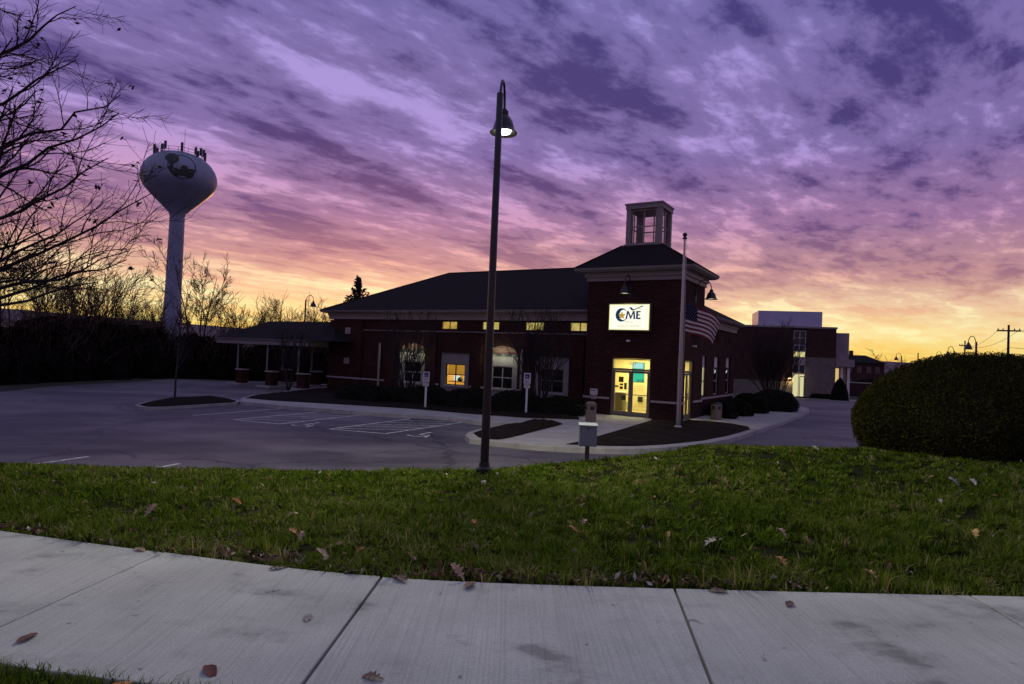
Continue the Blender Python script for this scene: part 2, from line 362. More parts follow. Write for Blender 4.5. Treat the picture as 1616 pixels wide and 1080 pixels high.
# asphalt
def asphalt_mat():
    m = mat('worn_asphalt', (.085, .078, .082), .62, 0, spec=.5)
    t = m.node_tree; b = t.nodes['Principled BSDF']; tcn = t.nodes.new('ShaderNodeTexCoord')
    def no(scale, det, loc=(0, 0, 0), st=(1, 1, 1)):
        mp = t.nodes.new('ShaderNodeMapping'); mp.inputs['Location'].default_value = loc; mp.inputs['Scale'].default_value = st; t.links.new(tcn.outputs['Object'], mp.inputs[0])
        n = t.nodes.new('ShaderNodeTexNoise'); n.inputs['Scale'].default_value = scale; n.inputs['Detail'].default_value = det; n.inputs['Roughness'].default_value = .6; t.links.new(mp.outputs[0], n.inputs['Vector']); return n.outputs['Fac']
    def rp(f, st):
        cr = t.nodes.new('ShaderNodeValToRGB')
        for e, (p, c) in zip(cr.color_ramp.elements, st): e.position = p; e.color = (*c, 1)
        t.links.new(f, cr.inputs[0]); return cr.outputs[0]
    a = rp(no(.16, 6, (4, 2, 0), (1, 1.6, 1)), [(.41, (.052, .045, .056)), (.60, (.145, .128, .142))])
    s = rp(no(.55, 7, (1, 9, 0), (.5, 1.4, 1)), [(.32, (.40, .40, .40)), (.47, (1, 1, 1))])
    k = rp(no(22, 6), [(.3, (.62, .62, .62)), (.7, (1.25, 1.25, 1.25))])
    for x in (s, k):
        mx = t.nodes.new('ShaderNodeMix'); mx.data_type = 'RGBA'; mx.blend_type = 'MULTIPLY'; mx.inputs[0].default_value = .8; t.links.new(a, mx.inputs[6]); t.links.new(x, mx.inputs[7]); a = mx.outputs[2]
    wn = t.nodes.new('ShaderNodeTexNoise'); wn.inputs['Scale'].default_value = .5; wn.inputs['Detail'].default_value = 5; t.links.new(tcn.outputs['Object'], wn.inputs['Vector'])
    wv = t.nodes.new('ShaderNodeVectorMath'); wv.operation = 'MULTIPLY_ADD'; wv.inputs[1].default_value = (2.5, 2.5, 0); t.links.new(wn.outputs['Color'], wv.inputs[0]); t.links.new(tcn.outputs['Object'], wv.inputs[2])
    vo = t.nodes.new('ShaderNodeTexVoronoi'); vo.feature = 'DISTANCE_TO_EDGE'; vo.inputs['Scale'].default_value = .16; t.links.new(wv.outputs[0], vo.inputs['Vector'])
    ck = rp(vo.outputs['Distance'], [(.004, (.40, .38, .40)), (.012, (1, 1, 1))])
    mx = t.nodes.new('ShaderNodeMix'); mx.data_type = 'RGBA'; mx.blend_type = 'MULTIPLY'; mx.inputs[0].default_value = .85; t.links.new(a, mx.inputs[6]); t.links.new(ck, mx.inputs[7]); a = mx.outputs[2]
    t.links.new(a, b.inputs['Base Color'])
    bp = t.nodes.new('ShaderNodeBump'); bp.inputs['Strength'].default_value = .35; bp.inputs['Distance'].default_value = .01; t.links.new(no(45, 3), bp.inputs['Height']); t.links.new(bp.outputs[0], b.inputs['Normal'])
    return m
asph = asphalt_mat()
def sheet(name, poly, zf, m, parent=None, cell=None, label=None, kind='structure'):
    """flat or sloping sheet over a polygon; zf is a number or a function"""
    import bmesh
    bm = bmesh.new(); vs = [bm.verts.new((float(p[0]), float(p[1]), 0)) for p in poly]; f = bm.faces.new(vs)
    if f.normal.z < 0: bmesh.ops.reverse_faces(bm, faces=[f])
    if cell:
        P = np.array([(p[0], p[1]) for p in poly])
        for ax in (0, 1):
            for c in np.arange(P[:, ax].min()+cell, P[:, ax].max(), cell):
                no_ = [0, 0, 0]; no_[ax] = 1; co = [0, 0, 0]; co[ax] = float(c)
                bmesh.ops.bisect_plane(bm, geom=bm.verts[:]+bm.edges[:]+bm.faces[:], plane_co=co, plane_no=no_)
    bmesh.ops.triangulate(bm, faces=bm.faces[:])
    for v in bm.verts: v.co.z = float(zf(v.co.x, v.co.y)) if callable(zf) else zf
    bm.normal_update()
    for f in bm.faces:
        if f.normal.z < 0: f.normal_flip()
    me = bpy.data.meshes.new(name); bm.to_mesh(me); bm.free(); me.materials.append(m)
    o = link(name, me, None, parent)
    if parent is None: props(o, label, kind=kind)
    return o
lotpoly = [(-26, 9.5), (24, 9.5), (32, 30), (36, 46), (-24.5, 46), (-24.2, 41), (-24.9, 35), (-23.9, 29.5), (-24.5, 24), (-26, 18)]
lot = sheet('parking_lot', lotpoly, LOT, asph, label='worn purple-grey asphalt car park in front of the bank')
drive = sheet('rear_drive', [(17.5, 45.9), (36, 45.9), (47, 62), (56, 73.2), (24, 75.5), (20, 60)], lambda x, y: zfar(x, y)+.004, asph, cell=3, label='asphalt drive running behind the bank to the office block')

# ------------------------------------------------------------------ painted markings
paint = mat('worn_white_paint', (.75, .75, .74), .7, 0, c2=(.34, .33, .33), vscale=6)
def stripe(p, q, wd=.10, name='marking_line', z=LOT+.005):
    p = np.array(p[:2]); q = np.array(q[:2]); d = (q-p)/np.linalg.norm(q-p); n = np.array([-d[1], d[0]])*wd/2
    P = [p-n, q-n, q+n, p+n]
    m = MB(); m.add([(a[0], a[1], z) for a in P], [(0, 1, 2, 3)]); return m.build(name, paint, lot)
LN = [((304, 656), (448, 645)), ((369, 662.6), (511, 649.6)), ((441, 669.6), (577, 654.6)), ((520, 677.5), (652.6, 660.6)), ((608, 684.8), (732, 666.6)), ((40, 735), (140, 721)), ((247, 739), (283, 732))]
lines = [(G(*a, LOT), G(*b, LOT)) for a, b in LN]
for a, b in lines: stripe(a, b, .11)
for i, j in ((1, 2), (3, 4)):
    (a0, a1), (b0, b1) = lines[i], lines[j]
    stripe(a0, b0, .10)
    for k in range(5):
        t0 = .05+.18*k; t1 = t0+.22
        stripe(a0+(a1-a0)*t0, b0+(b1-b0)*min(t1, 1), .09, 'hatch_line', LOT+.009)
def symbol(c):           # painted wheelchair symbol
    m = MB(); z = LOT+.006; s = 1.0
    u = (lines[2][1]-lines[2][0])[:2]; u = u/np.linalg.norm(u); v = np.array([u[1], -u[0]])
    def P(a, b): p = np.array(c[:2])+v*a*s+u*b*s; return (p[0], p[1], z)
    k = 14
    for r0, r1, t0, t1, cx, cy in ((.30, .38, -2.6, .9, 0, 0),):
        ang = np.linspace(t0, t1, k); vs = [P(cx+r*math.cos(t), cy+r*math.sin(t)) for t in ang for r in (r0, r1)]
        m.add(vs, [(2*i, 2*i+1, 2*i+3, 2*i+2) for i in range(k-1)])
    for q in ([(-.08, .05), (.03, .05), (.0, .62), (-.11, .62)], [(-.05, .05), (.34, .05), (.34, .15), (-.05, .15)], [(.30, .1), (.40, .1), (.52, -.35), (.42, -.35)], [(-.16, .70), (.02, .70), (.02, .88), (-.16, .88)]):
        m.add([P(*x) for x in q], [(0, 1, 2, 3)])
    m.build('wheelchair_symbol', paint, lot)
symbol(G(478, 671, LOT)); symbol(G(660, 687, LOT))

# ------------------------------------------------------------------ walks, kerbs, beds
curb_px = [(379, 634), (450, 640.5), (520, 646), (600, 652), (710, 659), (762, 666), (800, 668.5), (824, 669), (792, 673), (762, 677), (744, 681), (735, 686.5), (741, 692), (760, 694.5), (783, 697), (830, 701.5), (876, 705),
           (960, 708.5), (1010, 708.5), (1050, 706.5), (1110, 700), (1150, 693), (1190, 681), (1240, 664), (1270, 652), (1277, 648), (1274, 644), (1255, 640.5), (1215, 636.5)]
def dense(P, n=6):
    P = [np.array(p[:2]) for p in P]; out = []
    for i in range(len(P)-1):
        p0 = P[max(i-1, 0)]; p1 = P[i]; p2 = P[i+1]; p3 = P[min(i+2, len(P)-1)]
        for k in range(n):
            t = k/n; c = .5*((2*p1)+(-p0+p2)*t+(2*p0-5*p1+4*p2-p3)*t*t+(-p0+3*p1-3*p2+p3)*t**3); l = p1+(p2-p1)*t
            out.append(.6*c+.4*l)
    out.append(P[-1]); return out
curb = dense([G(*p, 0) for p in curb_px])
rear = [WB(1.5, 14.5), WB(-22.9, 13.5), WB(-22.9, -.9), G(450, 618, 0), G(400, 623, 0), G(381, 628.5, 0)]
walkpoly = [(p[0], p[1]) for p in curb]+[(p[0], p[1]) for p in rear]
m = MB(); m.prism(walkpoly, LOT-.1, 0); o = m.build('walkway', concrete); props(o, 'pale concrete walk and entrance apron around the bank', kind='structure'); walk = o
def ribbon(P, wd, z0, z1, name, m_, parent):      # a kerb run: inner side = left of travel
    P = [np.array(p[:2]) for p in P]; n = len(P); nn = []
    for i in range(n):
        d = P[min(i+1, n-1)]-P[max(i-1, 0)]; d = d/(np.linalg.norm(d)+1e-9); nn.append(np.array([-d[1], d[0]]))
    vs = []
    for p, q in zip(P, nn):
        a = p-q*.035; b = p+q*.0; c = p+q*wd
        vs += [(*a, z0), (*(b-q*.01), z1-.015), (*(b+q*.01), z1), (*c, z1), (*c, z0)]
    fs = [(i*5+k, (i+1)*5+k, (i+1)*5+k+1, i*5+k+1) for i in range(n-1) for k in range(4)]
    m = MB(); m.add(vs, [f[::-1] for f in fs]); return m.build(name, m_, parent)
step = 12                                        # kerb cast in lengths with open joints
for i in range(0, len(curb)-1, step): 
    seg = curb[i:i+step+1]
    if len(seg) > 1:
        seg = [seg[0]+(seg[1]-seg[0])*.06]+seg[1:-1]+[seg[-1]-(seg[-1]-seg[-2])*.06]
        ribbon(seg, .15, LOT-.02, .012, 'kerb', kerb_m, walk)
# asphalt ramps up to the walk at the two marked aisles
for pts in ([(524, 650.5), (548, 653.5), (577, 655.5), (566, 650), (530, 647.2)], [(648, 661.5), (690, 664.5), (728, 666.5), (717, 661.3), (650, 656.6)]):
    g = [G(*p, LOT) for p in pts]; m = MB(); m.add([(p[0], p[1], LOT+.006 if i < 3 else -.02) for i, p in enumerate(g)], [(0, 1, 2, 3, 4)]); m.build('ramp', asph, lot)
rngb = np.random.default_rng(3)
def bed(name, pts, label, h=.10, m_=mulch_m):
    P = np.array([p[:2] for p in pts]); n = len(P)
    def dist(x, y):
        d = 1e9
        for i in range(n):
            a, b = P[i], P[(i+1) % n]; t = min(max(((x-a[0])*(b[0]-a[0])+(y-a[1])*(b[1]-a[1]))/(((b-a)**2).sum()+1e-9), 0), 1); d = min(d, math.hypot(x-a[0]-t*(b[0]-a[0]), y-a[1]-t*(b[1]-a[1])))
        return d
    zf = lambda x, y: .015+h*min(dist(x, y)/.6, 1)**.7*(.75+.25*math.sin(x*2.1+y)*math.sin(y*1.7))+.02*math.sin(x*9+y*3)*math.sin(y*8-x*2)*min(dist(x, y)/.2, 1)
    return sheet(name, P, zf, m_, cell=.35, label=label)
bed('mulch_bed', [G(386, 628.5), G(430, 632.5), G(527, 638), G(650, 645.5), G(740, 653.5), G(830, 660), G(915, 662.5), WB(-4.75, -.7), WB(-4.75, .76), WB(-22.7, .76), WB(-22.7, -.7), G(450, 619), G(405, 623.5)], 'long dark mulch bed under the bank windows')
bed('mulch_bed', dense([G(747, 684), G(764, 679), G(800, 672.5), G(835, 667.5), G(868, 666.5), G(888, 670), G(850, 680), (0, 0)][:-1]+[G(815, 689), G(786, 694.5), G(757, 691), G(747, 684)], 4)[:-1], 'small mulch island left of the entrance apron', .28)
bed('mulch_bed', [G(893, 702), G(915, 697), G(940, 690), G(985, 677), G(1028, 663.5), WB(-1.25, -.12), WB(.12, -.12), WB(.12, .35), G(1086, 662.5), G(1120, 666), G(1180, 673.5), G(1184, 678), G(1150, 688), G(1108, 696), G(1050, 702), G(1005, 704.5), G(960, 704.5)], 'dark mulch bed around the flagpole')
bed('mulch_bed', [G(1103, 656), G(1150, 652), G(1190, 646), G(1216, 640.5), WB(1.2, 13.8), WB(.0, 13.5), WB(.0, 2.6)], 'mulch bed along the shaded side wall of the bank')

# ------------------------------------------------------------------ traffic island
ip = dense([G(*p, -.02) for p in [(212, 639), (232, 633.5), (262, 630.5), (300, 629), (340, 628), (366, 629.5), (379, 632.5), (372, 635), (340, 637), (300, 639.5), (262, 642), (228, 642.5), (212, 639)]], 5)[:-1]
def hull(P):
    P = sorted((float(p[0]), float(p[1])) for p in P)
    def half(Q):
        h = []
        for p in Q:
            while len(h) > 1 and (h[-1][0]-h[-2][0])*(p[1]-h[-2][1])-(h[-1][1]-h[-2][1])*(p[0]-h[-2][0]) <= 1e-6: h.pop()
            h.append(p)
        return h[:-1]
    return [np.array(p) for p in half(P)+half(P[::-1])]
ip = hull(ip)
m = MB(); m.prism([tuple(p) for p in ip], LOT-.1, -.03); isl = m.build('traffic_island', kerb_m); props(isl, 'kerbed traffic island with dark mulch in the car park', kind='structure')
cen = (np.max(ip, 0)+np.min(ip, 0))/2; ii = [cen+(p-cen)*.93 for p in ip]
def islz(x, y):
    d = min(abs((b[0]-a[0])*(a[1]-y)-(a[0]-x)*(b[1]-a[1]))/(math.hypot(*(b-a))+1e-9) for a, b in zip(ii, ii[1:]+ii[:1])); return -.024+.20*min(d/.9, 1)**.8+.015*math.sin(5*x+2*y)*min(d, 1)
me_ = sheet('mulch', ii, islz, mulch_m, parent=isl, cell=.4)

# ------------------------------------------------------------------ the bank
bank = empty('bank_building', BC, BA, 'low brick bank with dark hipped roof and a square corner tower carrying a glazed lantern', 'building')
def wall_grid(m, a0, a1, z0, z1, ops, f, depth):
    """f(a, z, d) -> point; a runs along the wall, d goes inwards"""
    A = sorted({a0, a1}|{v for o in ops for v in o[:2]}); Z = sorted({z0, z1}|{v for o in ops for v in o[2:]})
    for i in range(len(A)-1):
        for j in range(len(Z)-1):
            ca, cz = (A[i]+A[i+1])/2, (Z[j]+Z[j+1])/2
            if any(o[0] < ca < o[1] and o[2] < cz < o[3] for o in ops): continue
            m.add([f(A[i], Z[j], 0), f(A[i+1], Z[j], 0), f(A[i+1], Z[j+1], 0), f(A[i], Z[j+1], 0)], [(0, 1, 2, 3)])
    for o in ops:
        b0, b1, c0, c1 = o
        q = [(b0, c0), (b1, c0), (b1, c1), (b0, c1)]
        for k in range(4):
            p, r = q[k], q[(k+1) % 4]
            m.add([f(*p, 0), f(*p, depth), f(*r, depth), f(*r, 0)], [(0, 1, 2, 3)])
MY = .8; ML, MR = -22.7, -.15; MB_ = 11.0; EAVE = 4.85
front = lambda a, z, d: (a, MY+d, z)
TW, TD, TH_ = 4.65, 3.4, 6.25
tfront = lambda a, z, d: (-a, d, z)
BAYS = [('A', -16.1, 1), ('B', -13.0, 0), ('C', -9.9, 1), ('D', -6.9, 0)]
clers = [-13.5, -10.72, -8.0, -5.42]
ops = [(c-1.0, c+1.0, .15, 3.08 if arch else 2.6) for n, c, arch in BAYS]+[(c-.57, c+.57, 3.9, 4.36) for c in clers]
m = MB(); wall_grid(m, ML, -TW, 0, 4.42, ops, front, .22)
fs_ = lambda a, z, d: (MR-d, a, z)
sops = [(3.8, 4.7, .95, 2.95), (6.3, 7.35, .95, 2.95), (8.95, 10.0, .95, 2.95)]
slots = [(4.15, 4.35), (6.75, 6.95), (9.4, 9.6)]
sops2 = sops+[(a, b, 3.75, 4.15) for a, b in slots]
wall_grid(m, TD, MB_, 0, 4.42, sops2, fs_, .22)
m.add([(MR, MB_, 0), (ML, MB_, 0), (ML, MB_, 4.42), (MR, MB_, 4.42)], [(0, 1, 2, 3)])
m.add([(ML, MB_, 0), (ML, MY, 0), (ML, MY, 4.42), (ML, MB_, 4.42)], [(0, 1, 2, 3)])
m.build('wall', brick, bank)
# projecting brick piers at the far end and between the bays
m = MB(); m.box(ML-.12, -20.05, MY-.16, MY+.3, 0, 4.36); m.build('pier', brick, bank)
for x in (-17.8, -14.55, -11.45, -8.4, -5.35):
    m = MB(); m.box(x-.28, x+.28, MY-.09, MY+.02, 0, 3.55); m.build('pier', brick, bank)
# tower walls
tops = [(-3.3, -1.42, 0, 2.66)]
m = MB(); wall_grid(m, -TW, 0, 0, TH_, tops, lambda a, z, d: (a, d, z), .2)
stops_ = [(.5, 1.85, 0, 2.66)]
wall_grid(m, 0, TD, 0, TH_, stops_, lambda a, z, d: (-d, a, z), .2)
m.add([(0, TD, 0), (-TW, TD, 0), (-TW, TD, TH_), (0, TD, TH_)], [(0, 1, 2, 3)]); m.add([(-TW, TD, 0), (-TW, 0, 0), (-TW, 0, TH_), (-TW, TD, TH_)], [(0, 1, 2, 3)])
m.build('tower_wall', brick, bank)
# string course
trim_d = mat('dull_trim', (.14, .12, .115), .7, .1, 2)
def course(x0, x1, y0, y1, z, name='string_course', h=.10): mm = MB(); mm.box(x0, x1, y0, y1, z, z+h); mm.build(name, stone if 'string' in name else trim_d, bank, bevel=.012)
course(-TW-.05, -3.36, -.05, .05, .72); course(-1.36, .05, -.05, .05, .72); course(-.05, .052, .0501, .44, .72); course(-.05, .052, 1.91, TD, .72)
course(ML-.17, -20.0, MY-.21, MY, .72); course(MR-.05, MR+.05, TD+.01, MB_, .78)
for a, b in ((-20.0, -18.1), (-14.25, -14.05), (-14.83, -15.05), (-11.15, -10.95), (-11.95, -11.75), (-8.1, -7.95), (-8.85, -8.7), (-5.05, -TW-.06)):
    x0, x1 = min(a, b), max(a, b); course(x0, x1, MY-.045, MY+.03, .72)
course(-20.0, -TW-.01, MY-.06, MY+.02, 3.72, 'clerestory_sill', .08)
# eaves: frieze, gutter, roof
def frame_band(x0, x1, y0, y1, z0, z1, t):       # a square ring
    m = MB(); m.box(x0, x1, y0, y0+t, z0, z1); m.box(x0, x1, y1-t, y1, z0, z1); m.box(x0, x0+t, y0+t, y1-t, z0, z1); m.box(x1-t, x1, y0+t, y1-t, z0, z1); return m
frame_band(ML-.2, MR+.08, MY-.2, MB_+.08, 4.42, 4.66, .3).build('frieze', trimm, bank); frame_band(ML-.26, MR+.14, MY-.26, MB_+.14, 4.66, 4.80, .3).build('frieze', trimm, bank)
def gutter_run(x0, x1, y0, y1, z):
    m = MB(); prof = [(0, 0), (.06, -.0), (.10, .05), (.13, .13), (.0, .13)]
    pts = [(x0, y0), (x1, y0), (x1, y1), (x0, y1)]; sg = [(-1, -1), (1, -1), (1, 1), (-1, 1)]
    vs = [(p[0]+s[0]*a, p[1]+s[1]*a, z+h) for p, s in zip(pts, sg) for a, h in prof]; k = len(prof)
    m.add(vs, [(i*k+j, ((i+1) % 4)*k+j, ((i+1) % 4)*k+(j+1) % k, i*k+(j+1) % k) for i in range(4) for j in range(k)]); return m
gutter_run(ML-.5, MR+.38, MY-.5, MB_+.4, 4.82).build('gutter', gutter_m, bank)
m = MB(); m.box(ML-.5, MR+.38, MY-.5, MB_+.4, 4.80, 4.84); m.build('soffit', trimm, bank)
def hip(x0, x1, y0, y1, z0, z1, inset=None):
    r = (y1-y0)/2; ym = (y0+y1)/2; i = r if inset is None else inset
    m = MB(); vs = [(x0, y0, z0), (x1, y0, z0), (x1, y1, z0), (x0, y1, z0), (x0+i, ym, z1), (x1-i, ym, z1)]
    m.add(vs, [(0, 1, 5, 4), (1, 2, 5), (2, 3, 4, 5), (3, 0, 4)]); return m
roof = hip(ML-.58, MR+.46, MY-.58, MB_+.48, 4.97, 7.85).build('roof', shingle, bank)
m = MB(); 
for p, q in (((ML-.58, MY-.58, 4.97), (ML-.58+5.75, 5.85, 7.85)), ((ML-.58+5.75, 5.86, 7.86), (MR+.46-5.75, 5.86, 7.86))): m.tube([p, q], .05, 5)
m.build('ridge_cap', shingle, roof)
# tower eaves
frame_band(-TW-.06, .06, -.06, TD+.06, TH_, 6.44, .25).build('tower_frieze', trimm, bank); frame_band(-TW-.14, .14, -.14, TD+.14, 6.44, 6.66, .3).build('tower_frieze', trimm, bank)
gutter_run(-TW-.42, .42, -.42, TD+.42, 6.70).build('tower_gutter', gutter_m, bank)
m = MB(); m.box(-TW-.42, .42, -.42, TD+.42, 6.66, 6.70); m.build('tower_soffit', trimm, bank)
CX0, CX1, CY0, CY1 = -3.15, -1.42, .75, 2.35; CZ0, CZ1 = 7.98, 9.98
m = MB(); b0 = [(-TW-.52, -.52), (.52, -.52), (.52, TD+.52), (-TW-.52, TD+.52)]; b1 = [(CX0-.1, CY0-.1), (CX1+.1, CY0-.1), (CX1+.1, CY1+.1), (CX0-.1, CY1+.1)]
m.add([(*p, 6.84) for p in b0]+[(*p, CZ0+.02) for p in b1], [(i, (i+1) % 4, 4+(i+1) % 4, 4+i) for i in range(4)]+[(7, 6, 5, 4)]); tr = m.build('tower_roof', shingle, bank)
for p, q in zip(b0, b1): m = MB(); m.tube([(*p, 6.85), (*q, CZ0+.03)], .04, 5); m.build('ridge_cap', shingle, tr)
# lantern
lan = empty('lantern', (0, 0, 0)); lan.parent = bank
lm = mat('lantern_paint', (.27, .225, .215), .6, .1, 2)
m = MB(); m.box(CX0-.08, CX1+.08, CY0-.08, CY1+.08, CZ0-.1, CZ0+.10); m.build('lantern_base', lm, lan, bevel=.02)
m = MB(); m.box(CX0-.03, CX1+.03, CY0-.03, CY1+.03, CZ1-.22, CZ1-.02); m.box(CX0-.07, CX1+.07, CY0-.07, CY1+.07, CZ1-.02, CZ1+.05); m.build('lantern_cap', lm, lan)
for x in (CX0, CX1-.24):
    for y in (CY0, CY1-.24): m = MB(); m.box(x, x+.24, y, y+.24, CZ0+.10, CZ1-.22); m.build('post', lm, lan, bevel=.01)
def sash(name, parent, a0, a1, z0, z1, f, nx=2, nz=2, t=.05, m_=None, pane=None, fr=.06, dpt=.06):
    """window: outer frame + glazing bars + one pane per light; f maps (a, z, d) to a point"""
    m = MB()
    def bar(p0, p1, q0, q1, d0=0., d1=dpt):
        V = [f(p0, q0, d0), f(p1, q0, d0), f(p1, q1, d0), f(p0, q1, d0), f(p0, q0, d1), f(p1, q0, d1), f(p1, q1, d1), f(p0, q1, d1)]
        m.add(V, [(0, 1, 2, 3), (7, 6, 5, 4), (0, 4, 5, 1), (1, 5, 6, 2), (2, 6, 7, 3), (3, 7, 4, 0)])
    bar(a0, a1, z0, z0+fr); bar(a0, a1, z1-fr, z1); bar(a0, a0+fr, z0+fr, z1-fr); bar(a1-fr, a1, z0+fr, z1-fr)
    xs = [a0+fr+(a1-a0-2*fr)*i/nx for i in range(nx+1)]; zs = [z0+fr+(z1-z0-2*fr)*i/nz for i in range(nz+1)]
    for x in xs[1:-1]: bar(x-t/2, x+t/2, z0+fr, z1-fr, .008, dpt-.01)
    for z in zs[1:-1]: bar(a0+fr, a1-fr, z-t/2, z+t/2, .012, dpt-.015)
    o = m.build(name, m_, parent)
    if pane is not None:
        for i in range(nx):
            for j in range(nz):
                mm = MB(); x0, x1 = xs[i]+.003, xs[i+1]-.003; y0, y1 = zs[j]+.003, zs[j+1]-.003; d = dpt*.5
                mm.add([f(x0, y0, d), f(x1, y0, d), f(x1, y1, d), f(x0, y1, d)], [(0, 1, 2, 3)])
                pp = pane[(i, j)] if isinstance(pane, dict) else pane
                mm.build('pane', pp, o)
    return o
gl_l = glass_mat('lantern_glass', (.80, .76, .76))
z0, z1 = CZ0+.11, CZ1-.25
sash('lantern_window', lan, CX0+.25, CX1-.25, z0, z1, lambda a, z, d: (a, CY0+.08+d, z), m_=lm, pane=gl_l)
sash('lantern_window', lan, CX0+.25, CX1-.25, z0, z1, lambda a, z, d: (a, CY1-.08-d, z), m_=lm, pane=gl_l)
sash('lantern_window', lan, CY0+.25, CY1-.25, z0, z1, lambda a, z, d: (CX1-.08-d, a, z), m_=lm, pane=gl_l)
sash('lantern_window', lan, CY0+.25, CY1-.25, z0, z1, lambda a, z, d: (CX0+.08+d, a, z), m_=lm, pane=gl_l)
# clerestory windows, lit from inside
def lit_mat(name, c, s, c2):
    m = emis(name, c, s); t = m.node_tree; e = [n for n in t.nodes if n.type == 'EMISSION'][0]
    tcn = t.nodes.new('ShaderNodeTexCoord'); n = t.nodes.new('ShaderNodeTexNoise'); n.inputs['Scale'].default_value = 2.2; n.inputs['Detail'].default_value = 4; t.links.new(tcn.outputs['Object'], n.inputs['Vector'])
    cr = t.nodes.new('ShaderNodeValToRGB'); cr.color_ramp.elements[0].position = .35; cr.color_ramp.elements[1].position = .65; cr.color_ramp.elements[0].color = (*c2, 1); cr.color_ramp.elements[1].color = (*c, 1)
    t.links.new(n.outputs['Fac'], cr.inputs[0]); t.links.new(cr.outputs[0], e.inputs[0]); return m
cler_l = lit_mat('lit_clerestory', (.95, .78, .26), .75, (.60, .45, .10))
cler_o = lit_mat('lit_office_ceiling', (.9, .62, .14), .75, (.55, .33, .06))
for i, c in enumerate(clers):
    wn = sash('window', bank, c-.565, c+.565, 3.905, 4.355, lambda a, z, d: (a, MY+.10+d, z), 2, 1, .05, frame_m, glass_c, .035)
    mm = MB(); mm.box(c-.56, c+.56, MY+.215, MY+.23, 3.9, 4.36); mm.build('lit_ceiling', cler_o if i == 0 else cler_l, wn)
# ground-floor bays
stone_l = mat('bay_stone', (.31, .285, .255), .85, .1, 1.6, .15, 50)
for n, c, arch in BAYS:
    top = 2.6
    bay = MB(); wo = (c-.66, c+.66, .78, 1.97)
    wall_grid(bay, c-1.0, c+1.0, .15, top, [wo], lambda a, z, d: (a, MY+.10+d, z), .10)
    bp_ = bay.build('stone_panel', stone_l, bank)
    f_ = lambda a, z, d: (a, MY+.16+d, z)
    if n == 'B':
        wn = sash('window', bank, *wo, f_, 2, 2, .05, black_m, glass_c, .05)
    else:
        wn = sash('window', bank, *wo, f_, 2, 2, .05, stone if n != 'D' else frame_m, glass_d, .05)
    mm = MB(); mm.box(wo[0]-.08, wo[1]+.08, MY+.03, MY+.2, wo[2]-.10, wo[2]-.003); mm.build('sill', stone, wn, bevel=.01)
    if arch:
        # lunette wall, arch spandrels and the lamp bar under the arch
        mm = MB(); mm.add([(c-1, MY+.13, top), (c+1, MY+.13, top), (c+1, MY+.13, 3.08), (c-1, MY+.13, 3.08)], [(0, 1, 2, 3)]); mm.build('lunette', MATS.get('lamplit_lunette_brick') or brick_mat('lamplit_lunette_brick', (.36, .22, .15), (.27, .16, .11), (.38, .32, .26)), bank)  # brick in a paler tone: the lamplight is put into its colour
        for s in (-1, 1):
            P = [(c+s*1.0, 2.60)]+[(c+s*math.cos(t)*1.0, 2.60+.46*math.sin(t)) for t in np.linspace(.05, math.pi/2, 9)]+[(c, 3.08), (c+s*1.0, 3.08)]
            mm = MB(); mm.plate(P, MY+.001, MY+.12); mm.build('arch_spandrel', brick, bank)
        mm = MB(); mm.box(c-.98, c+.98, MY-.02, MY+.09, 2.50, 2.64); mm.build('lamp_bar', black_m, bank)
        for dx in (-.6, 0, .6):
            pl = bpy.data.lights.new('bay_lamp', 'POINT'); pl.energy = 5.0; pl.color = (.95, 1, .74); pl.shadow_soft_size = .12
            po = bpy.data.objects.new('bay_lamp', pl); col.objects.link(po); po.parent = bank; po.location = (c+dx, MY-.26, 2.50)
        pl = bpy.data.lights.new('bay_lamp', 'POINT'); pl.energy = 3.0; pl.color = (1, .9, .68); pl.shadow_soft_size = .12
        po = bpy.data.objects.new('bay_lamp', pl); col.objects.link(po); po.parent = bank; po.location = (c, MY-.22, 2.74)
# lit office behind the second bay
c = -13.0; room = empty('office_interior', (0, 0, 0)); room.parent = bank
wl = mat('office_wall', (.75, .55, .25), .8); 
m = MB(); x0, x1, y0, y1, z0, z1 = c-1.3, c+1.3, MY+.25, MY+2.4, .3, 2.5
m.add([(x0, y1, z0), (x1, y1, z0), (x1, y1, z1), (x0, y1, z1)], [(0, 1, 2, 3)]); m.add([(x0, y0, z0), (x0, y1, z0), (x0, y1, z1), (x0, y0, z1)], [(0, 1, 2, 3)]); m.add([(x1, y1, z0), (x1, y0, z0), (x1, y0, z1), (x1, y1, z1)], [(0, 1, 2, 3)])
m.add([(x0, y0, z0), (x1, y0, z0), (x1, y1, z0), (x0, y1, z0)], [(0, 1, 2, 3)]); m.add([(x0, y0, z1), (x0, y1, z1), (x1, y1, z1), (x1, y0, z1)], [(0, 1, 2, 3)]); m.build('room_wall', wl, room)
m = MB(); m.box(x0+.4, x1-.4, y0+.5, y1-.4, z1-.05, z1-.02); m.build('ceiling_panel', emis('office_lamp', (1, .78, .38), 7.0), room)
m = MB(); m.box(c-.62, c+.62, MY+.27, MY+.275, 1.38, 1.93); m.build('blind', lit_mat('backlit_blind', (.85, .42, .05), .55, (.72, .34, .04)), room)
m = MB(); m.box(c-.75, c+.75, MY+.5, MY+1.1, .95, .99); m.build('desk', frame_m, room)
for dx in (-.38, .34):
    m = MB(); m.box(c+dx-.2, c+dx+.2, MY+.8, MY+.83, 1.03, 1.3); m.build('monitor', emis('pale_screen', (.75, .95, .9), 1.0), room)
m = MB(); m.lathe([(.0, .0), (.13, .02), (.16, .12), (.08, .24), (0, .27)], (c+.05, MY+.55, .99), 10); m.build('chair_back', black_m, room, smooth=True)
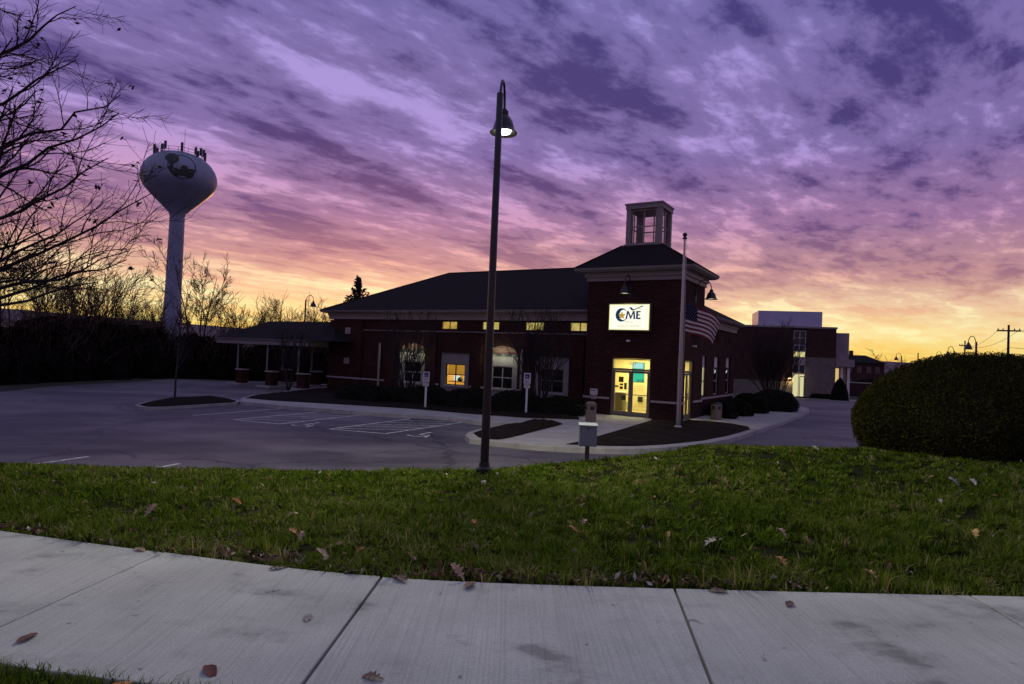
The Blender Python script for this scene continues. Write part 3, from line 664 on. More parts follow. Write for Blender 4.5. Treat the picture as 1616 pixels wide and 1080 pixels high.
# side wall windows
for k, (a0, a1, z0, z1) in enumerate(sops):
    mm = MB(); f2 = lambda a, z, d: (MR-.09-d, a, z)
    mm.box(MR-.2, MR-.10, a0, a1, 2.42, z1); mm.build('window_head', white_p, bank)
    pane = lit_mat('lit_side_window', (.62, .60, .30), .8, (.42, .40, .2)) if k == 0 else glass_d
    wn = sash('window', bank, a0, a1, z0, 2.42, f2, 1 if k else 2, 2, .07, white_p if k == 0 else stone, pane, .05)
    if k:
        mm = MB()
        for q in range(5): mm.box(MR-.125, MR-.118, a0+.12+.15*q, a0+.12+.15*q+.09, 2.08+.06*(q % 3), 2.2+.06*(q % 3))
        mm.build('lit_reflection_panel', emis('window_reflection_glow', (.85, .88, .9), .9), wn)  # pale reflections in the dark panes, put in as small glowing plates
for a, b in slots: mm = MB(); mm.box(MR-.16, MR-.05, a, b, 3.75, 4.15); mm.build('slot_window', mat('pale_slot', (.45, .40, .40), .4), bank)
# downspouts
for x, z1 in ((-18.5, 3.0), (-8.56, 2.9)):
    m = MB(); m.box(x-.05, x+.05, MY-.19, MY-.095, .08, z1); m.build('downspout', mat('downspout_paint', (.30, .28, .26), .5), bank, bevel=.01)
# lobby inside the tower
lob = empty('lobby', (0, 0, 0)); lob.parent = bank
lw = mat('lobby_wall', (.72, .64, .34), .8); lfl = mat('lobby_floor', (.55, .48, .26), .35)
x0, x1, y0, y1, z0, z1 = -4.5, -.22, .22, 3.25, .012, 2.75
m = MB(); m.add([(x0, y1, z0), (x1, y1, z0), (x1, y1, z1), (x0, y1, z1)], [(0, 1, 2, 3)]); m.add([(x0, y0, z0), (x0, y1, z0), (x0, y1, z1), (x0, y0, z1)], [(0, 1, 2, 3)])
m.add([(x0, y0, z1), (x0, y1, z1), (x1, y1, z1), (x1, y0, z1)], [(0, 1, 2, 3)]); m.build('room_wall', lw, lob)
m = MB(); m.add([(x0, y0-.2, z0), (x1+.2, y0-.2, z0), (x1+.2, y1, z0), (x0, y1, z0)], [(0, 1, 2, 3)]); m.build('floor_tile', lfl, lob)
m = MB(); m.box(-3.9, -.9, .9, 2.6, 2.70, 2.735); m.build('ceiling_panel', emis('lobby_lamp', (1, .88, .46), 13), lob)
def LB(px, py, yl):
    d = ray(px, py); tt = ((BC-CAM)@EY+yl)/(d@EY); q = CAM+d*tt-BC; return float(q@EX), float(q[2])
def lobby_box(pa, pb, yl, dep, name, m_, par=None, bev=0.):
    (xa, za), (xb, zb) = LB(*pa, yl), LB(*pb, yl); q = MB(); q.box(min(xa, xb), max(xa, xb), yl, yl+dep, max(.015, min(za, zb)), max(za, zb)); return q.build(name, m_, par or lob, bevel=bev)
lobby_box((966.5, 620), (981, 650), 1.6, .5, 'counter', mat('dark_counter', (.10, .085, .05), .5), bev=.01)
lobby_box((966, 617.5), (983, 620), 1.55, .6, 'counter_top', white_p)
lobby_box((981.5, 634), (988, 648), 1.8, .3, 'bin_side', mat('olive_panel', (.35, .33, .16), .6))
for a, b in (((976.7, 594.5), (983.7, 603.5)), ((970.5, 608), (975.5, 611)), ((978, 610), (982.5, 614.5)), ((985.2, 604.5), (988.5, 615)), ((980.5, 623.5), (987.5, 632)), ((1006.5, 626), (1014, 634.8)), ((978, 605.3), (983, 608.6))):
    lobby_box(a, b, 3.15 if a[0] > 1000 else 1.5, .03, 'notice', black_m)
sc = lobby_box((999, 572.5), (1015.5, 603.5), 2.0, .04, 'screen', emis('teal_screen', (.05, .62, .36), 1.0))
lobby_box((999.6, 573), (1014.8, 582), 1.985, .01, 'screen_picture', emis('pale_screen_picture', (.45, .85, .80), 1.0), sc)
lobby_box((998.3, 571.8), (1016.3, 604.5), 2.045, .05, 'screen_bezel', black_m, sc)
lobby_box((998, 641), (1024, 643.5), 3.1, .04, 'skirting_rail', mat('orange_rail', (.5, .2, .03), .5))
for q_ in range(4): lobby_box((1000, 607+q_*3.2), (1016, 607.7+q_*3.2), 3.2, .01, 'wall_line', mat('wall_line', (.45, .38, .2), .8))
def text(s, size, name, m_, parent, loc, rot=(math.pi/2, 0, 0), ext=.002, align='CENTER'):
    cu = bpy.data.curves.new(name, 'FONT'); cu.body = s; cu.size = size; cu.extrude = ext; cu.align_x = align; cu.align_y = 'CENTER'
    tmp = bpy.data.objects.new('tmp_text', cu); col.objects.link(tmp)
    me = bpy.data.meshes.new_from_object(tmp.evaluated_get(bpy.context.evaluated_depsgraph_get())); me.name = name
    bpy.data.objects.remove(tmp); me.materials.clear(); me.materials.append(m_)
    o = link(name, me, None, parent, loc); o.rotation_euler = rot; return o
text('ent', .27, 'screen_lettering', black_m, sc, (LB(1010.5, 600, 1.98)[0], 1.98, LB(1010.5, 600.5, 1.98)[1]))
# entrance doors
def doors(a0, a1, f, flip=False):
    d = MB()
    fr = .06; mid = (a0+a1)/2
    def bar(mb, p0, p1, q0, q1, d0, d1):
        V = [f(p0, q0, d0), f(p1, q0, d0), f(p1, q1, d0), f(p0, q1, d0), f(p0, q0, d1), f(p1, q0, d1), f(p1, q1, d1), f(p0, q1, d1)]
        mb.add(V, [(0, 1, 2, 3), (7, 6, 5, 4), (0, 4, 5, 1), (1, 5, 6, 2), (2, 6, 7, 3), (3, 7, 4, 0)])
    bar(d, a0, a0+fr, 0.01, 2.65, .05, .17); bar(d, a1-fr, a1, 0.01, 2.65, .05, .17); bar(d, a0+fr, a1-fr, 2.60, 2.65, .05, .17); bar(d, a0+fr, a1-fr, 2.10, 2.20, .05, .17)
    root = d.build('door_frame', frame_m, bank)
    g = MB(); g.add([f(a0+fr, 2.2, .10), f(a1-fr, 2.2, .10), f(a1-fr, 2.6, .10), f(a0+fr, 2.6, .10)], [(0, 1, 2, 3)]); g.build('transom_pane', glass_c, root)
    for k, (b0, b1) in enumerate(((a0+fr+.004, mid-.004), (mid+.004, a1-fr-.004))):
        lf = empty('door', (0, 0, 0)); lf.parent = bank
        q = MB(); s = .10
        bar(q, b0, b1, .015, .22, .08, .13); bar(q, b0, b1, 1.99, 2.09, .08, .13); bar(q, b0, b0+s, .22, 1.99, .08, .13); bar(q, b1-s, b1, .22, 1.99, .08, .13); bar(q, b0+s, b1-s, .98, 1.02, .085, .125)
        q.build('door_leaf', frame_m, lf)
        g = MB(); g.add([f(b0+s, .22, .105), f(b1-s, .22, .105), f(b1-s, 1.99, .105), f(b0+s, 1.99, .105)], [(0, 1, 2, 3)]); g.build('pane', glass_c, lf)
        hx = b1-.05 if k == 0 else b0+.05
        h = MB(); h.tube([f(hx, .9, .08), f(hx, .92, .02), f(hx, 1.18, .02), f(hx, 1.2, .08)], .012, 6); h.build('handle', alum, lf)
    return root
df = doors(-3.3, -1.42, lambda a, z, d: (a, d, z))
text('1017', .20, 'house_number', black_m, df, (-2.33, .09, 2.42))
doors(.5, 1.85, lambda a, z, d: (-d, a, z))

# drive-through canopy
can = empty('drive_through_canopy', WB(0, 0, 0), BA, 'low hipped drive-through canopy on slim posts at the far end of the bank', 'canopy')
kx0, kx1, ky0, ky1 = -32.1, -22.9, -1.0, 3.8
hip(kx0-.1, kx1+2.3, ky0-.1, ky1+.1, 2.98, 4.28).build('roof', shingle, can)
frame_band(kx0, kx1, ky0, ky1, 2.62, 2.86, .2).build('fascia', trimm, can)
m = MB(); m.box(kx0, kx1, ky0, ky1, 2.86, 2.90); m.build('soffit', trimm, can)
gutter_run(kx0, kx1-.15, ky0, ky1, 2.87).build('gutter', gutter_m, can)
postm = mat('pale_post', (.24, .21, .20), .5)
for k, x in enumerate((-29.6, -26.55, -23.55)):
    for y in (-.75, 2.9):
        p = empty('lane_pier', (x, y, 0)); p.parent = can
        m = MB(); m.tube([(-.38, -.02, LOT), (-.38, -.02, 2.62)], .06, 8); m.build('post', postm, p, smooth=True)
        m = MB(); m.box(-.22, .36, -.22, .3, LOT, .86); m.build('brick_pier', brick, p)
        m = MB(); m.box(-.27, .41, -.27, .35, .86, .93); m.build('pier_cap', stone, p, bevel=.01)
    m = MB(); m.box(x-.75, x+.6, -1.3, 3.6, LOT-.05, -.01); m.build('lane_kerb', kerb_m, can, bevel=.03)

# ------------------------------------------------------------------ things fixed to the bank
def at_bank(name, x, y, z, label, cat, group=None, rz=0.): return empty(name, WB(x, y, z), BA+rz, label, cat, group)
def bez(P, n=14):
    P = [np.array(p, float) for p in P]; out = []
    for t in np.linspace(0, 1, n):
        Q = P
        while len(Q) > 1: Q = [a+(b-a)*t for a, b in zip(Q[:-1], Q[1:])]
        out.append(Q[0])
    return out
# lit sign
def bank_sign(x, y, z, rz, label, W_=1.92, H_=1.17, e=1.05):
    s = at_bank('lit_wall_sign', x, y, z, label, 'sign', 'lit logo signs on the corner tower', rz)
    m = MB(); m.box(-W_/2-.06, W_/2+.06, -.20, -.004, -H_/2-.06, H_/2+.06); m.build('cabinet', mat('sign_cabinet', (.12, .11, .06), .5), s, bevel=.01)
    fm = emis('sign_face', (1.0, .98, .82), e); m = MB(); m.box(-W_/2, W_/2, -.208, -.201, -H_/2, H_/2); face = m.build('face', fm, s)
    em = emis('sign_edge', (.95, .93, .36), 1.0); m = MB()
    for q in ((-W_/2, W_/2, H_/2-.025, H_/2), (-W_/2, W_/2, -H_/2, -H_/2+.025), (-W_/2, -W_/2+.035, -H_/2+.025, H_/2-.025), (W_/2-.035, W_/2, -H_/2+.025, H_/2-.025)): m.box(q[0], q[1], -.212, -.2081, q[2], q[3])
    m.build('face_edge', em, s)
    navy = emis('navy_vinyl', (.003, .035, .10), 1.0); gold = emis('gold_vinyl', (.55, .33, .03), .9); pale = emis('faded_vinyl', (.68, .66, .45), .95)
    y0, y1 = -.214, -.2082
    def plate(poly, name, mm): b = MB(); b.plate(poly, y0, y1); b.build(name, mm, s)
    # C: a crescent open to the right
    cx, cz = -.36, .10; o_ = [(cx+.29*math.cos(t), cz+.31*math.sin(t)) for t in np.linspace(.72, 2*math.pi-.72, 26)]
    i_ = [(cx+.085+.185*math.cos(t), cz+.235*math.sin(t)) for t in np.linspace(2*math.pi-.80, .80, 26)]
    b = MB(); vs = [(p[0], y0, p[1]) for p in o_]+[(p[0], y0, p[1]) for p in i_]
    b.add(vs, [(k, k+1, 52-k-2, 52-k-1) for k in range(25)]); b.add([(p[0], y1, p[2]) for p in vs], [(k, k+1, 52-k-2, 52-k-1)[::-1] for k in range(25)]); b.build('letter_c', navy, s)
    st = []
    for k in range(10): r = .20 if k % 2 == 0 else .09; t = math.pi/2+k*math.pi/5; st.append((cx+.02+r*math.cos(t), cz-.03+r*math.sin(t)))
    b = MB(); b.add([(cx+.02, y0-.003, cz-.03)]+[(p[0], y0-.003, p[1]) for p in st], [(0, k+1, (k+1) % 10+1) for k in range(10)]); b.build('star', gold, s)
    mx, mz, mh = -.13, -.09, .37
    plate([(mx-.03, mz), (mx+.05, mz), (mx+.085, mz+.26), (mx+.20, mz), (mx+.235, mz), (mx+.335, mz+.26), (mx+.35, mz), (mx+.44, mz), (mx+.40, mz+mh), (mx+.315, mz+mh), (mx+.225, mz+.13), (mx+.11, mz+mh), (mx+.03, mz+mh)], 'letter_m', navy)
    e0 = .345; plate([(e0, mz), (e0+.21, mz-.005), (e0+.215, mz+.07), (e0+.09, mz+.06), (e0+.09, mz+.165), (e0+.18, mz+.165), (e0+.18, mz+.215), (e0+.09, mz+.215), (e0+.09, mz+.315), (e0+.20, mz+.31), (e0+.21, mz+mh), (e0, mz+mh)], 'letter_e', navy)
    plate([(-.01, .42), (.07, .46), (.14, .43), (.18, .36), (.30, .375), (.46, .46), (.60, .515), (.69, .515), (.64, .475), (.50, .445), (.35, .36), (.20, .305), (.12, .31), (.06, .385)], 'swoosh', navy)
    plate([(.40, .40), (.54, .42), (.58, .395), (.45, .38)], 'swoosh_accent', gold)
    text('FEDERAL', .12, 'small_lettering', pale, s, (0, -.213, -.235), ext=.001); text('CREDIT UNION', .15, 'small_lettering', pale, s, (0, -.213, -.42), ext=.001)
    return s
bank_sign(-2.46, 0, 4.55, 0, 'bright logo sign facing the car park above the entrance doors')
bank_sign(0, 2.0, 4.50, math.pi/2, 'dim yellowish logo sign on the tower side wall behind the flag', 1.2, 1.1, .35)
# goose-neck wall lamps
def shade_profile(r, h): return [(r*.16, h), (r*.20, h*.93), (r*.30, h*.90), (r*.30, h*.72), (r*.42, h*.66), (r*.62, h*.48), (r*.74, h*.22), (r*.80, h*.10), (r, 0), (r*.97, -.012), (r*.72, h*.10), (r*.66, h*.22), (r*.50, h*.46), (r*.1, h*.6)]
def bulb_mat(): return emis('lamp_glow', (1, .97, .72), 9.0)
def wall_lamp(x, y, z, rz, label):
    t = at_bank('wall_lamp', x, y, z, label, 'lamp', 'goose-neck lamps over the tower signs', rz)
    m = MB(); m.box(-.05, .05, -.03, 0, -.55, .05); m.build('back_plate', black_m, t)
    m = MB(); m.tube(bez([(0, -.02, -.25), (0, -.05, .35), (0, -.18, .62), (0, -.62, .62), (0, -.72, .25), (0, -.72, .02)], 18), .022, 7); m.build('arm', black_m, t, smooth=True)
    m = MB(); m.lathe(shade_profile(.29, .46), (0, -.72, -.42), 22); sh = m.build('lamp_shade', black_m, t, smooth=True)
    m = MB(); m.lathe([(.20, -.0), (.20, .008)], (0, -.72, -.395), 18); m.build('lens', emis('dim_lens', (1, .93, .66), 1.6), sh)
    pl = bpy.data.lights.new('sign_lamp', 'SPOT'); pl.energy = 22; pl.color = (1, .72, .34); pl.shadow_soft_size = .1; pl.spot_size = R_(130); pl.spot_blend = .6
    po = bpy.data.objects.new('sign_lamp', pl); col.objects.link(po); po.parent = sh; po.location = (0, -.60, -.46)
    return t
wall_lamp(-2.5, 0, 6.0, 0, 'black goose-neck lamp over the bright sign on the tower front')
wall_lamp(0, 1.75, 5.95, math.pi/2, 'black goose-neck lamp on the tower side silhouetted beside the flagpole')
for x, y, z, rz, lb in ((-2.5, 0, 3.47, 0, 'small white camera on brick between the bright sign and the doors'), (0, 1.45, 3.35, math.pi/2, 'small white camera on the tower side wall below the flag')):
    t = at_bank('security_camera', x, y, z, lb, 'camera', 'cameras on the corner tower', rz)
    m = MB(); m.lathe([(.05, -.02), (.05, .02)], (0, -.03, 0), 10); m.build('mount', white_p, t); m = MB(); m.box(-.05, .10, -.20, -.05, -.05, .035); m.build('housing', white_p, t, bevel=.012)
for z, hh, lb in ((3.70, .38, 'upper pale square vent plate on the far brick pier'), (1.83, .36, 'lower pale square plate on the far brick pier')):
    t = at_bank('wall_plate', -21.2, MY-.16, z, lb, 'wall plate', 'pale plates on the far brick pier')
    m = MB(); m.box(-.22, .22, -.03, 0, -hh/2, hh/2); m.build('plate', stone, t, bevel=.008); m = MB()
    for q in range(4): m.box(-.17, .17, -.037, -.0301, -hh/2+.06+q*.075, -hh/2+.09+q*.075)
    m.build('louvre', trimm, t)
t = at_bank('mail_drop_box', -4.1, 0, 1.03, 'small white box fixed to the brick above the litter bin', 'box')
m = MB(); m.box(-.16, .16, -.2, 0, -.14, .14); m.build('body', white_p, t, bevel=.015); m = MB(); m.box(-.12, .12, -.206, -.2005, .05, .08); m.build('slot', black_m, t)
m = MB(); m.box(-.10, .10, -.14, 0, -.34, -.145); m.build('bracket', stone, t)

# ------------------------------------------------------------------ lamp posts
def lamp_post(loc, H, dirxy, label, lit=False, group='bell-shaded lamp posts', sc=1.0, base=True):
    t = empty('lamp_post', loc, math.atan2(dirxy[1], dirxy[0]), label, 'lamp post', group)
    m = MB(); m.lathe([(.078*sc, 0), (.068*sc, H*.5), (.06*sc, H), (.045*sc, H+.02)], k=14); m.build('pole', bronze_pole, t, smooth=True)
    if base: m = MB(); m.lathe([(.15*sc, -.05), (.15*sc, .05), (.10*sc, .09), (.09*sc, .16)], k=14); m.build('pole_base', bronze_pole, t, smooth=True)
    L_ = .62*sc
    m = MB(); m.tube(bez([(.03*sc, 0, H-.35*sc), (.03*sc, 0, H+.20*sc), (.06*sc, 0, H+.48*sc), (L_*.85, 0, H+.52*sc), (L_, 0, H+.25*sc), (L_, 0, H-.08*sc)], 20), .024*sc, 7); m.build('arm', bronze_pole, t, smooth=True)
    m = MB(); m.lathe(shade_profile(.27*sc, .46*sc), (L_, 0, H-.50*sc), 24); sh = m.build('lamp_shade', bronze_pole, t, smooth=True)
    if lit:
        m = MB(); m.lathe([(.05, -.03), (.13, .0), (.15, .05), (.10, .12)], (L_, 0, H-.50), 18); m.build('lens', emis('lamp_glow', (.98, 1, .76), 9.0), sh, smooth=True)
        pl = bpy.data.lights.new('post_lamp', 'SPOT'); pl.energy = 1450; pl.color = (1, .95, .66); pl.shadow_soft_size = .16; pl.spot_size = R_(150); pl.spot_blend = .45
        po = bpy.data.objects.new('post_lamp', pl); col.objects.link(po); po.parent = sh; po.location = (L_, .12, H-.62)
    return t
pb = at(764, 741, 11.5)
lamp_post((pb[0], pb[1], zlawn(pb[0], pb[1])+.02), float(at(784, 148, 11.5)[2])-(zlawn(pb[0], pb[1])+.02), (.12, .99), 'tall lit lamp post at the lawn edge in the middle of the picture', True)
far = [((483, 467), 62, (1, -.1), 'unlit lamp post rising behind the drive-through canopy', 1.0), ((1541, 531), 46, (-1, -.2), 'tallest of the unlit lamp posts peeping over the round hedge', 1.), ((1506, 548), 66, (-1, -.2), 'second unlit lamp post over the hedge, beside the thin bare tree', 1.),
       ((1487, 556), 84, (-1, 0), 'third unlit lamp post over the hedge with its shade near the tree', 1.), ((1473, 564), 100, (-1, 0), 'smallest lamp post over the hedge slope', 1.), ((1423, 558), 96, (-1, .1), 'thin lamp post left of the hedge top near the brick house', 1.)]
for (px, py), yd, d, lb, s in far:
    p = at(px, py, yd); z0 = float(zfar(p[0], p[1])); lamp_post((p[0], p[1], z0), p[2]-z0-.42, d, lb, sc=1.25 if yd > 60 else 1.1)

# ------------------------------------------------------------------ parking signs
def text_block(mb, x0, x1, z0, z1, y, rows):
    for r in range(rows):
        z = z1-(z1-z0)*(r+.5)/rows; mb.box(x0, x1-(.03 if r % 2 else 0), y, y+.001, z-(z1-z0)/rows*.22, z+(z1-z0)/rows*.22)
signblue = mat('sign_blue', (.02, .03, .10), .5)
for px, py, h, lb in ((671, 643, 1.62, 'white-posted accessible parking sign in front of the first arched bay'), (830, 653, 1.78, 'white-posted accessible parking sign just right of the lit lamp post')):
    g = G(px, py, .05); t = empty('parking_sign', (g[0], g[1], .05), R_(-8), lb, 'sign', 'accessible parking signs')
    m = MB(); m.box(-.045, .045, -.03, .03, -.05, h-.5); m.build('post', white_p, t, bevel=.008)
    m = MB(); m.box(-.15, .15, -.045, -.031, h-.47, h); pl_ = m.build('sign_plate', white_p, t, bevel=.004)
    m = MB(); m.box(-.10, .10, -.049, -.0455, h-.26, h-.04); m.build('symbol_panel', signblue, pl_)
    m = MB(); m.lathe([(.0, 0), (.018, .0)], (-.02, -.05, h-.08), 8, False); m.tube([(-.02, -.051, h-.11), (-.02, -.051, h-.17), (.03, -.051, h-.17), (.05, -.051, h-.22)], .008, 5); m.tube([(-.01+.05*math.cos(a), -.051, h-.19+.05*math.sin(a)) for a in np.linspace(2.2, 5.6, 9)], .006, 4); m.build('wheelchair_symbol', white_p, pl_)
    m = MB(); text_block(m, -.11, .11, h-.45, h-.29, -.0475, 3); m.build('sign_lettering', mat('sign_grey', (.16, .15, .17), .6), pl_)
    m = MB(); m.box(-.13, .13, -.045, -.031, h-.66, h-.50); p2 = m.build('lower_plate', white_p, t, bevel=.004)
    m = MB(); text_block(m, -.10, .10, h-.645, h-.515, -.0475, 2); m.build('sign_lettering', MATS['sign_grey'], p2)

# ------------------------------------------------------------------ litter bins
binm = mat('tan_aggregate', (.23, .18, .14), .85, .25, 30, .3, 80)
for (px, py), rz, lb in (((932, 665), .15, 'tan litter bin to the left of the entrance doors'), ((1130, 662.5), .5, 'tan litter bin by the side wall to the right of the flagpole')):
    g = G(px, py, 0); t = empty('litter_bin', (g[0], g[1], .003), rz, lb, 'litter bin', 'litter bins at the bank entrances')
    m = MB(); m.box(-.18, .18, -.18, .18, 0, .70); m.build('body', binm, t, bevel=.02)
    m = MB(); m.add([(-.2, -.2, .70), (.2, -.2, .70), (.2, .2, .70), (-.2, .2, .70), (-.12, -.12, .80), (.12, -.12, .80), (.12, .12, .80), (-.12, .12, .80)], [(0, 1, 5, 4), (1, 2, 6, 5), (2, 3, 7, 6), (3, 0, 4, 7), (4, 5, 6, 7), (3, 2, 1, 0)]); m.build('lid', black_m if px > 1000 else binm, t)
    m = MB(); m.box(-.09, .09, -.188, -.1805, .47, .62); m.build('opening', black_m, t); m = MB(); m.box(-.186, -.1805, -.09, .09, .47, .62); m.build('opening', black_m, t)

# ------------------------------------------------------------------ utility box on the lawn
p = at(926, 728, 12.0); zb = float(zlawn(p[0], 12.0))
t = empty('utility_box', (p[0], 12.0, zb), R_(-4), 'grey metal utility box on a short post in the lawn', 'utility box')
boxm = mat('grey_box_paint', (.24, .26, .27), .5, .12, 4); 
m = MB(); m.box(-.04, .04, -.03, .03, -.15, .34); m.build('post', mat('weathered_post', (.10, .085, .06), .9, .3, 8), t)
m = MB(); m.box(-.165, .165, -.12, .12, .31, .685); m.build('body', boxm, t, bevel=.008)
m = MB(); m.add([(-.178, -.14, .686), (.178, -.14, .686), (.178, .13, .70), (-.178, .13, .70), (-.178, -.14, .71), (.178, -.14, .71), (.178, .13, .735), (-.178, .13, .735)], [(3, 2, 1, 0), (4, 5, 6, 7), (0, 1, 5, 4), (1, 2, 6, 5), (2, 3, 7, 6), (3, 0, 4, 7)]); m.build('lid', mat('pale_box_lid', (.40, .43, .44), .4), t, bevel=.004)
m = MB(); m.box(-.012, .012, -.132, -.1205, .63, .665); m.build('hasp', black_m, t)

# ------------------------------------------------------------------ flagpole and flag
g = G(1070, 675, .05); fpz = .03
t = empty('flagpole', (g[0], g[1], fpz), 0, 'tall pale aluminium flagpole in front of the tower corner', 'flagpole')
ft = at(1079, 378, g[1])[2]
m = MB(); m.lathe([(.085, 0), (.08, 2.5), (.06, 5), (.04, ft)], k=14); m.build('pole', alum, t, smooth=True)
m = MB(); m.lathe([(.16, -.05), (.16, .04), (.10, .10)], k=16); m.build('collar', alum, t, smooth=True)
m = MB(); m.lathe([(.05, -.03), (.09, .0), (.09, .04), (.03, .06)], (0, 0, ft), 12); m.build('truck', black_m, t)
m = MB(); m.lathe([(.09*math.cos(a), .09*math.sin(a)) for a in np.linspace(-1.4, 1.57, 9)], (0, 0, ft+.15), 14); m.build('ball', black_m, t, smooth=True)
m = MB(); m.tube([(.10, -.02, 1.2), (.115, -.02, 3.2), (.075, -.02, ft)], .006, 4); m.build('halyard', white_p, t)
fl = empty('flag', (g[0], g[1], 0), 0, 'striped flag with starred dark canton hanging from the flagpole', 'flag')
top = at(1084, 479, g[1])[2]; bot = at(1083, 526, g[1])[2]; hst = top-bot
def flagp(u, v):        # u along the fly 0..1, v down the hoist 0..1
    x = .13+u*1.22+.10*math.sin(u*3.0)*0; y = .30*math.sin(u*5.2+v*.8)*u+.05*math.sin(u*14)*u
    z = top-v*hst*(1-.22*u*u)-.50*u*u-.13*u-.06*math.sin(u*6.5+v*1.5)*u
    x -= .22*u*u*(v-.3)
    return (x, y, z)
NU, NV = 40, 13
fabric = lambda n, c: mat(n, c, .9, .06, 6)
mw = fabric('flag_white', (.62, .58, .58)); mr = fabric('flag_red', (.20, .025, .03)); mb_ = fabric('flag_blue', (.014, .014, .05))
for mm in (mw, mr, mb_):
    tt = mm.node_tree; b = tt.nodes['Principled BSDF']; tl = tt.nodes.new('ShaderNodeBsdfTranslucent'); tl.inputs[0].default_value = b.inputs['Base Color'].default_value; mx = tt.nodes.new('ShaderNodeMixShader'); mx.inputs[0].default_value = .35
    tt.links.new(b.outputs[0], mx.inputs[1]); tt.links.new(tl.outputs[0], mx.inputs[2]); tt.links.new(mx.outputs[0], tt.nodes['Material Output'].inputs[0])
for r in range(13):
    m = MB(); u0 = 0 if r >= 7 else int(NU*.4)
    vs = [flagp(i/NU, (r+q)/13) for i in range(u0, NU+1) for q in (0, .5, 1)]; n = NU-u0
    m.add(vs, [(i*3+q, i*3+q+1, i*3+q+4, i*3+q+3) for i in range(n) for q in (0, 1)]); m.build('stripe', mr if r % 2 == 0 else mw, fl, smooth=True)
m = MB(); k = int(NU*.4); vs = [flagp(i/NU, j/13) for i in range(k+1) for j in range(8)]; m.add(vs, [(i*8+j, i*8+j+1, (i+1)*8+j+1, (i+1)*8+j) for i in range(k) for j in range(7)]); cn = m.build('canton', mb_, fl, smooth=True)
m = MB()
for r in range(9):
    for c in range(6 if r % 2 == 0 else 5):
        u = .4*(c+.5+(.5 if r % 2 else 0))/6; v = (7/13)*(r+.6)/9.2; p0 = np.array(flagp(u, v)); m.add([p0+np.array([.022*math.cos(a), -.012, .022*math.sin(a)]) for a in np.arange(5)*2*math.pi*2/5+math.pi/2], [(0, 1, 2, 3, 4)])
so_ = m.build('stars', mw, cn); so_['kind'] = 'stuff'

# ------------------------------------------------------------------ water tower
wp = at(272, 520, 110); wz = float(zfar(wp[0], 110))
wt = empty('water_tower', (wp[0]-.2, 110, wz), 0, 'pale blue water tower with a bulb tank on a single stem', 'water tower')
wm = mat('tank_paint', (.24, .27, .38), .5, .16, .35); wm2 = wm
dz = -wz
prof = [(1.20, 24.3), (1.45, 24.9), (3.05, 26.4), (4.85, 28.0), (5.75, 28.9), (6.25, 29.6), (6.52, 30.3), (6.6, 31.0), (6.5, 31.8), (6.15, 32.7), (5.5, 33.6), (4.5, 34.45), (3.4, 35.0), (2.2, 35.35), (1.0, 35.5), (.05, 35.55)]
prof = [(r*.915 if r > 1.3 else r, z) for r, z in prof]
m = MB(); m.lathe([(r, z+dz) for r, z in prof], k=56); tank = m.build('tank', wm, wt, smooth=True)
m = MB(); m.lathe([(3.6, 0), (3.3, .6), (2.4, 3.5), (1.75, 6.0), (1.45, 9), (1.30, 13), (1.20, 24.4+dz)], k=40); m.build('stem', wm, wt, smooth=True)
m = MB()
for zz in (9, 13.5, 18, 22.5): m.lathe([(1.50 if zz < 10 else 1.33, zz), (1.50 if zz < 10 else 1.33, zz+.07)], k=40)
def tr_(z): return float(np.interp(z, [q[1] for q in prof], [q[0] for q in prof]))
# tank railing and aerials
m = MB(); rr = 3.85; zt = 34.55+dz
for hgt in (.5, 1.0): m.tube([(rr*math.cos(a), rr*math.sin(a), zt+hgt) for a in np.linspace(0, 2*math.pi, 33)], .035, 5, False)
for a in np.linspace(0, 2*math.pi, 17)[:-1]: m.tube([(rr*math.cos(a), rr*math.sin(a), zt-.1), (rr*math.cos(a), rr*math.sin(a), zt+1.05)], .035, 5)
rl = m.build('railing', black_m, wt); 
aer = mat('aerial_grey', (.05, .05, .06), .6)
for q, (a, n) in enumerate(((-172, 2), (-140, 1), (-100, 2), (-58, 1), (-25, 1), (-8, 3), (30, 1), (75, 2), (120, 1), (160, 2))):
    t0 = R_(a); cx, cy = (rr+.1)*math.cos(t0), (rr+.1)*math.sin(t0)
    ae = empty('aerial', (cx, cy, zt)); ae.parent = wt
    m = MB(); m.tube([(0, 0, -.2), (0, 0, 1.8)], .05, 6); m.build('mast', aer, ae)
    for j in range(n):
        m = MB(); ox = (j-(n-1)/2)*.5; m.box(ox-.19, ox+.19, -.32, -.1, .25+.2*(j % 2), 1.75-.25*((q+j) % 3)); m.build('panel', aer, ae, bevel=.02)
m = MB(); m.tube([(.6, 0, 35.3+dz), (.6, 0, 39.8+dz)], .03, 5); m.build('whip_aerial', aer, wt)
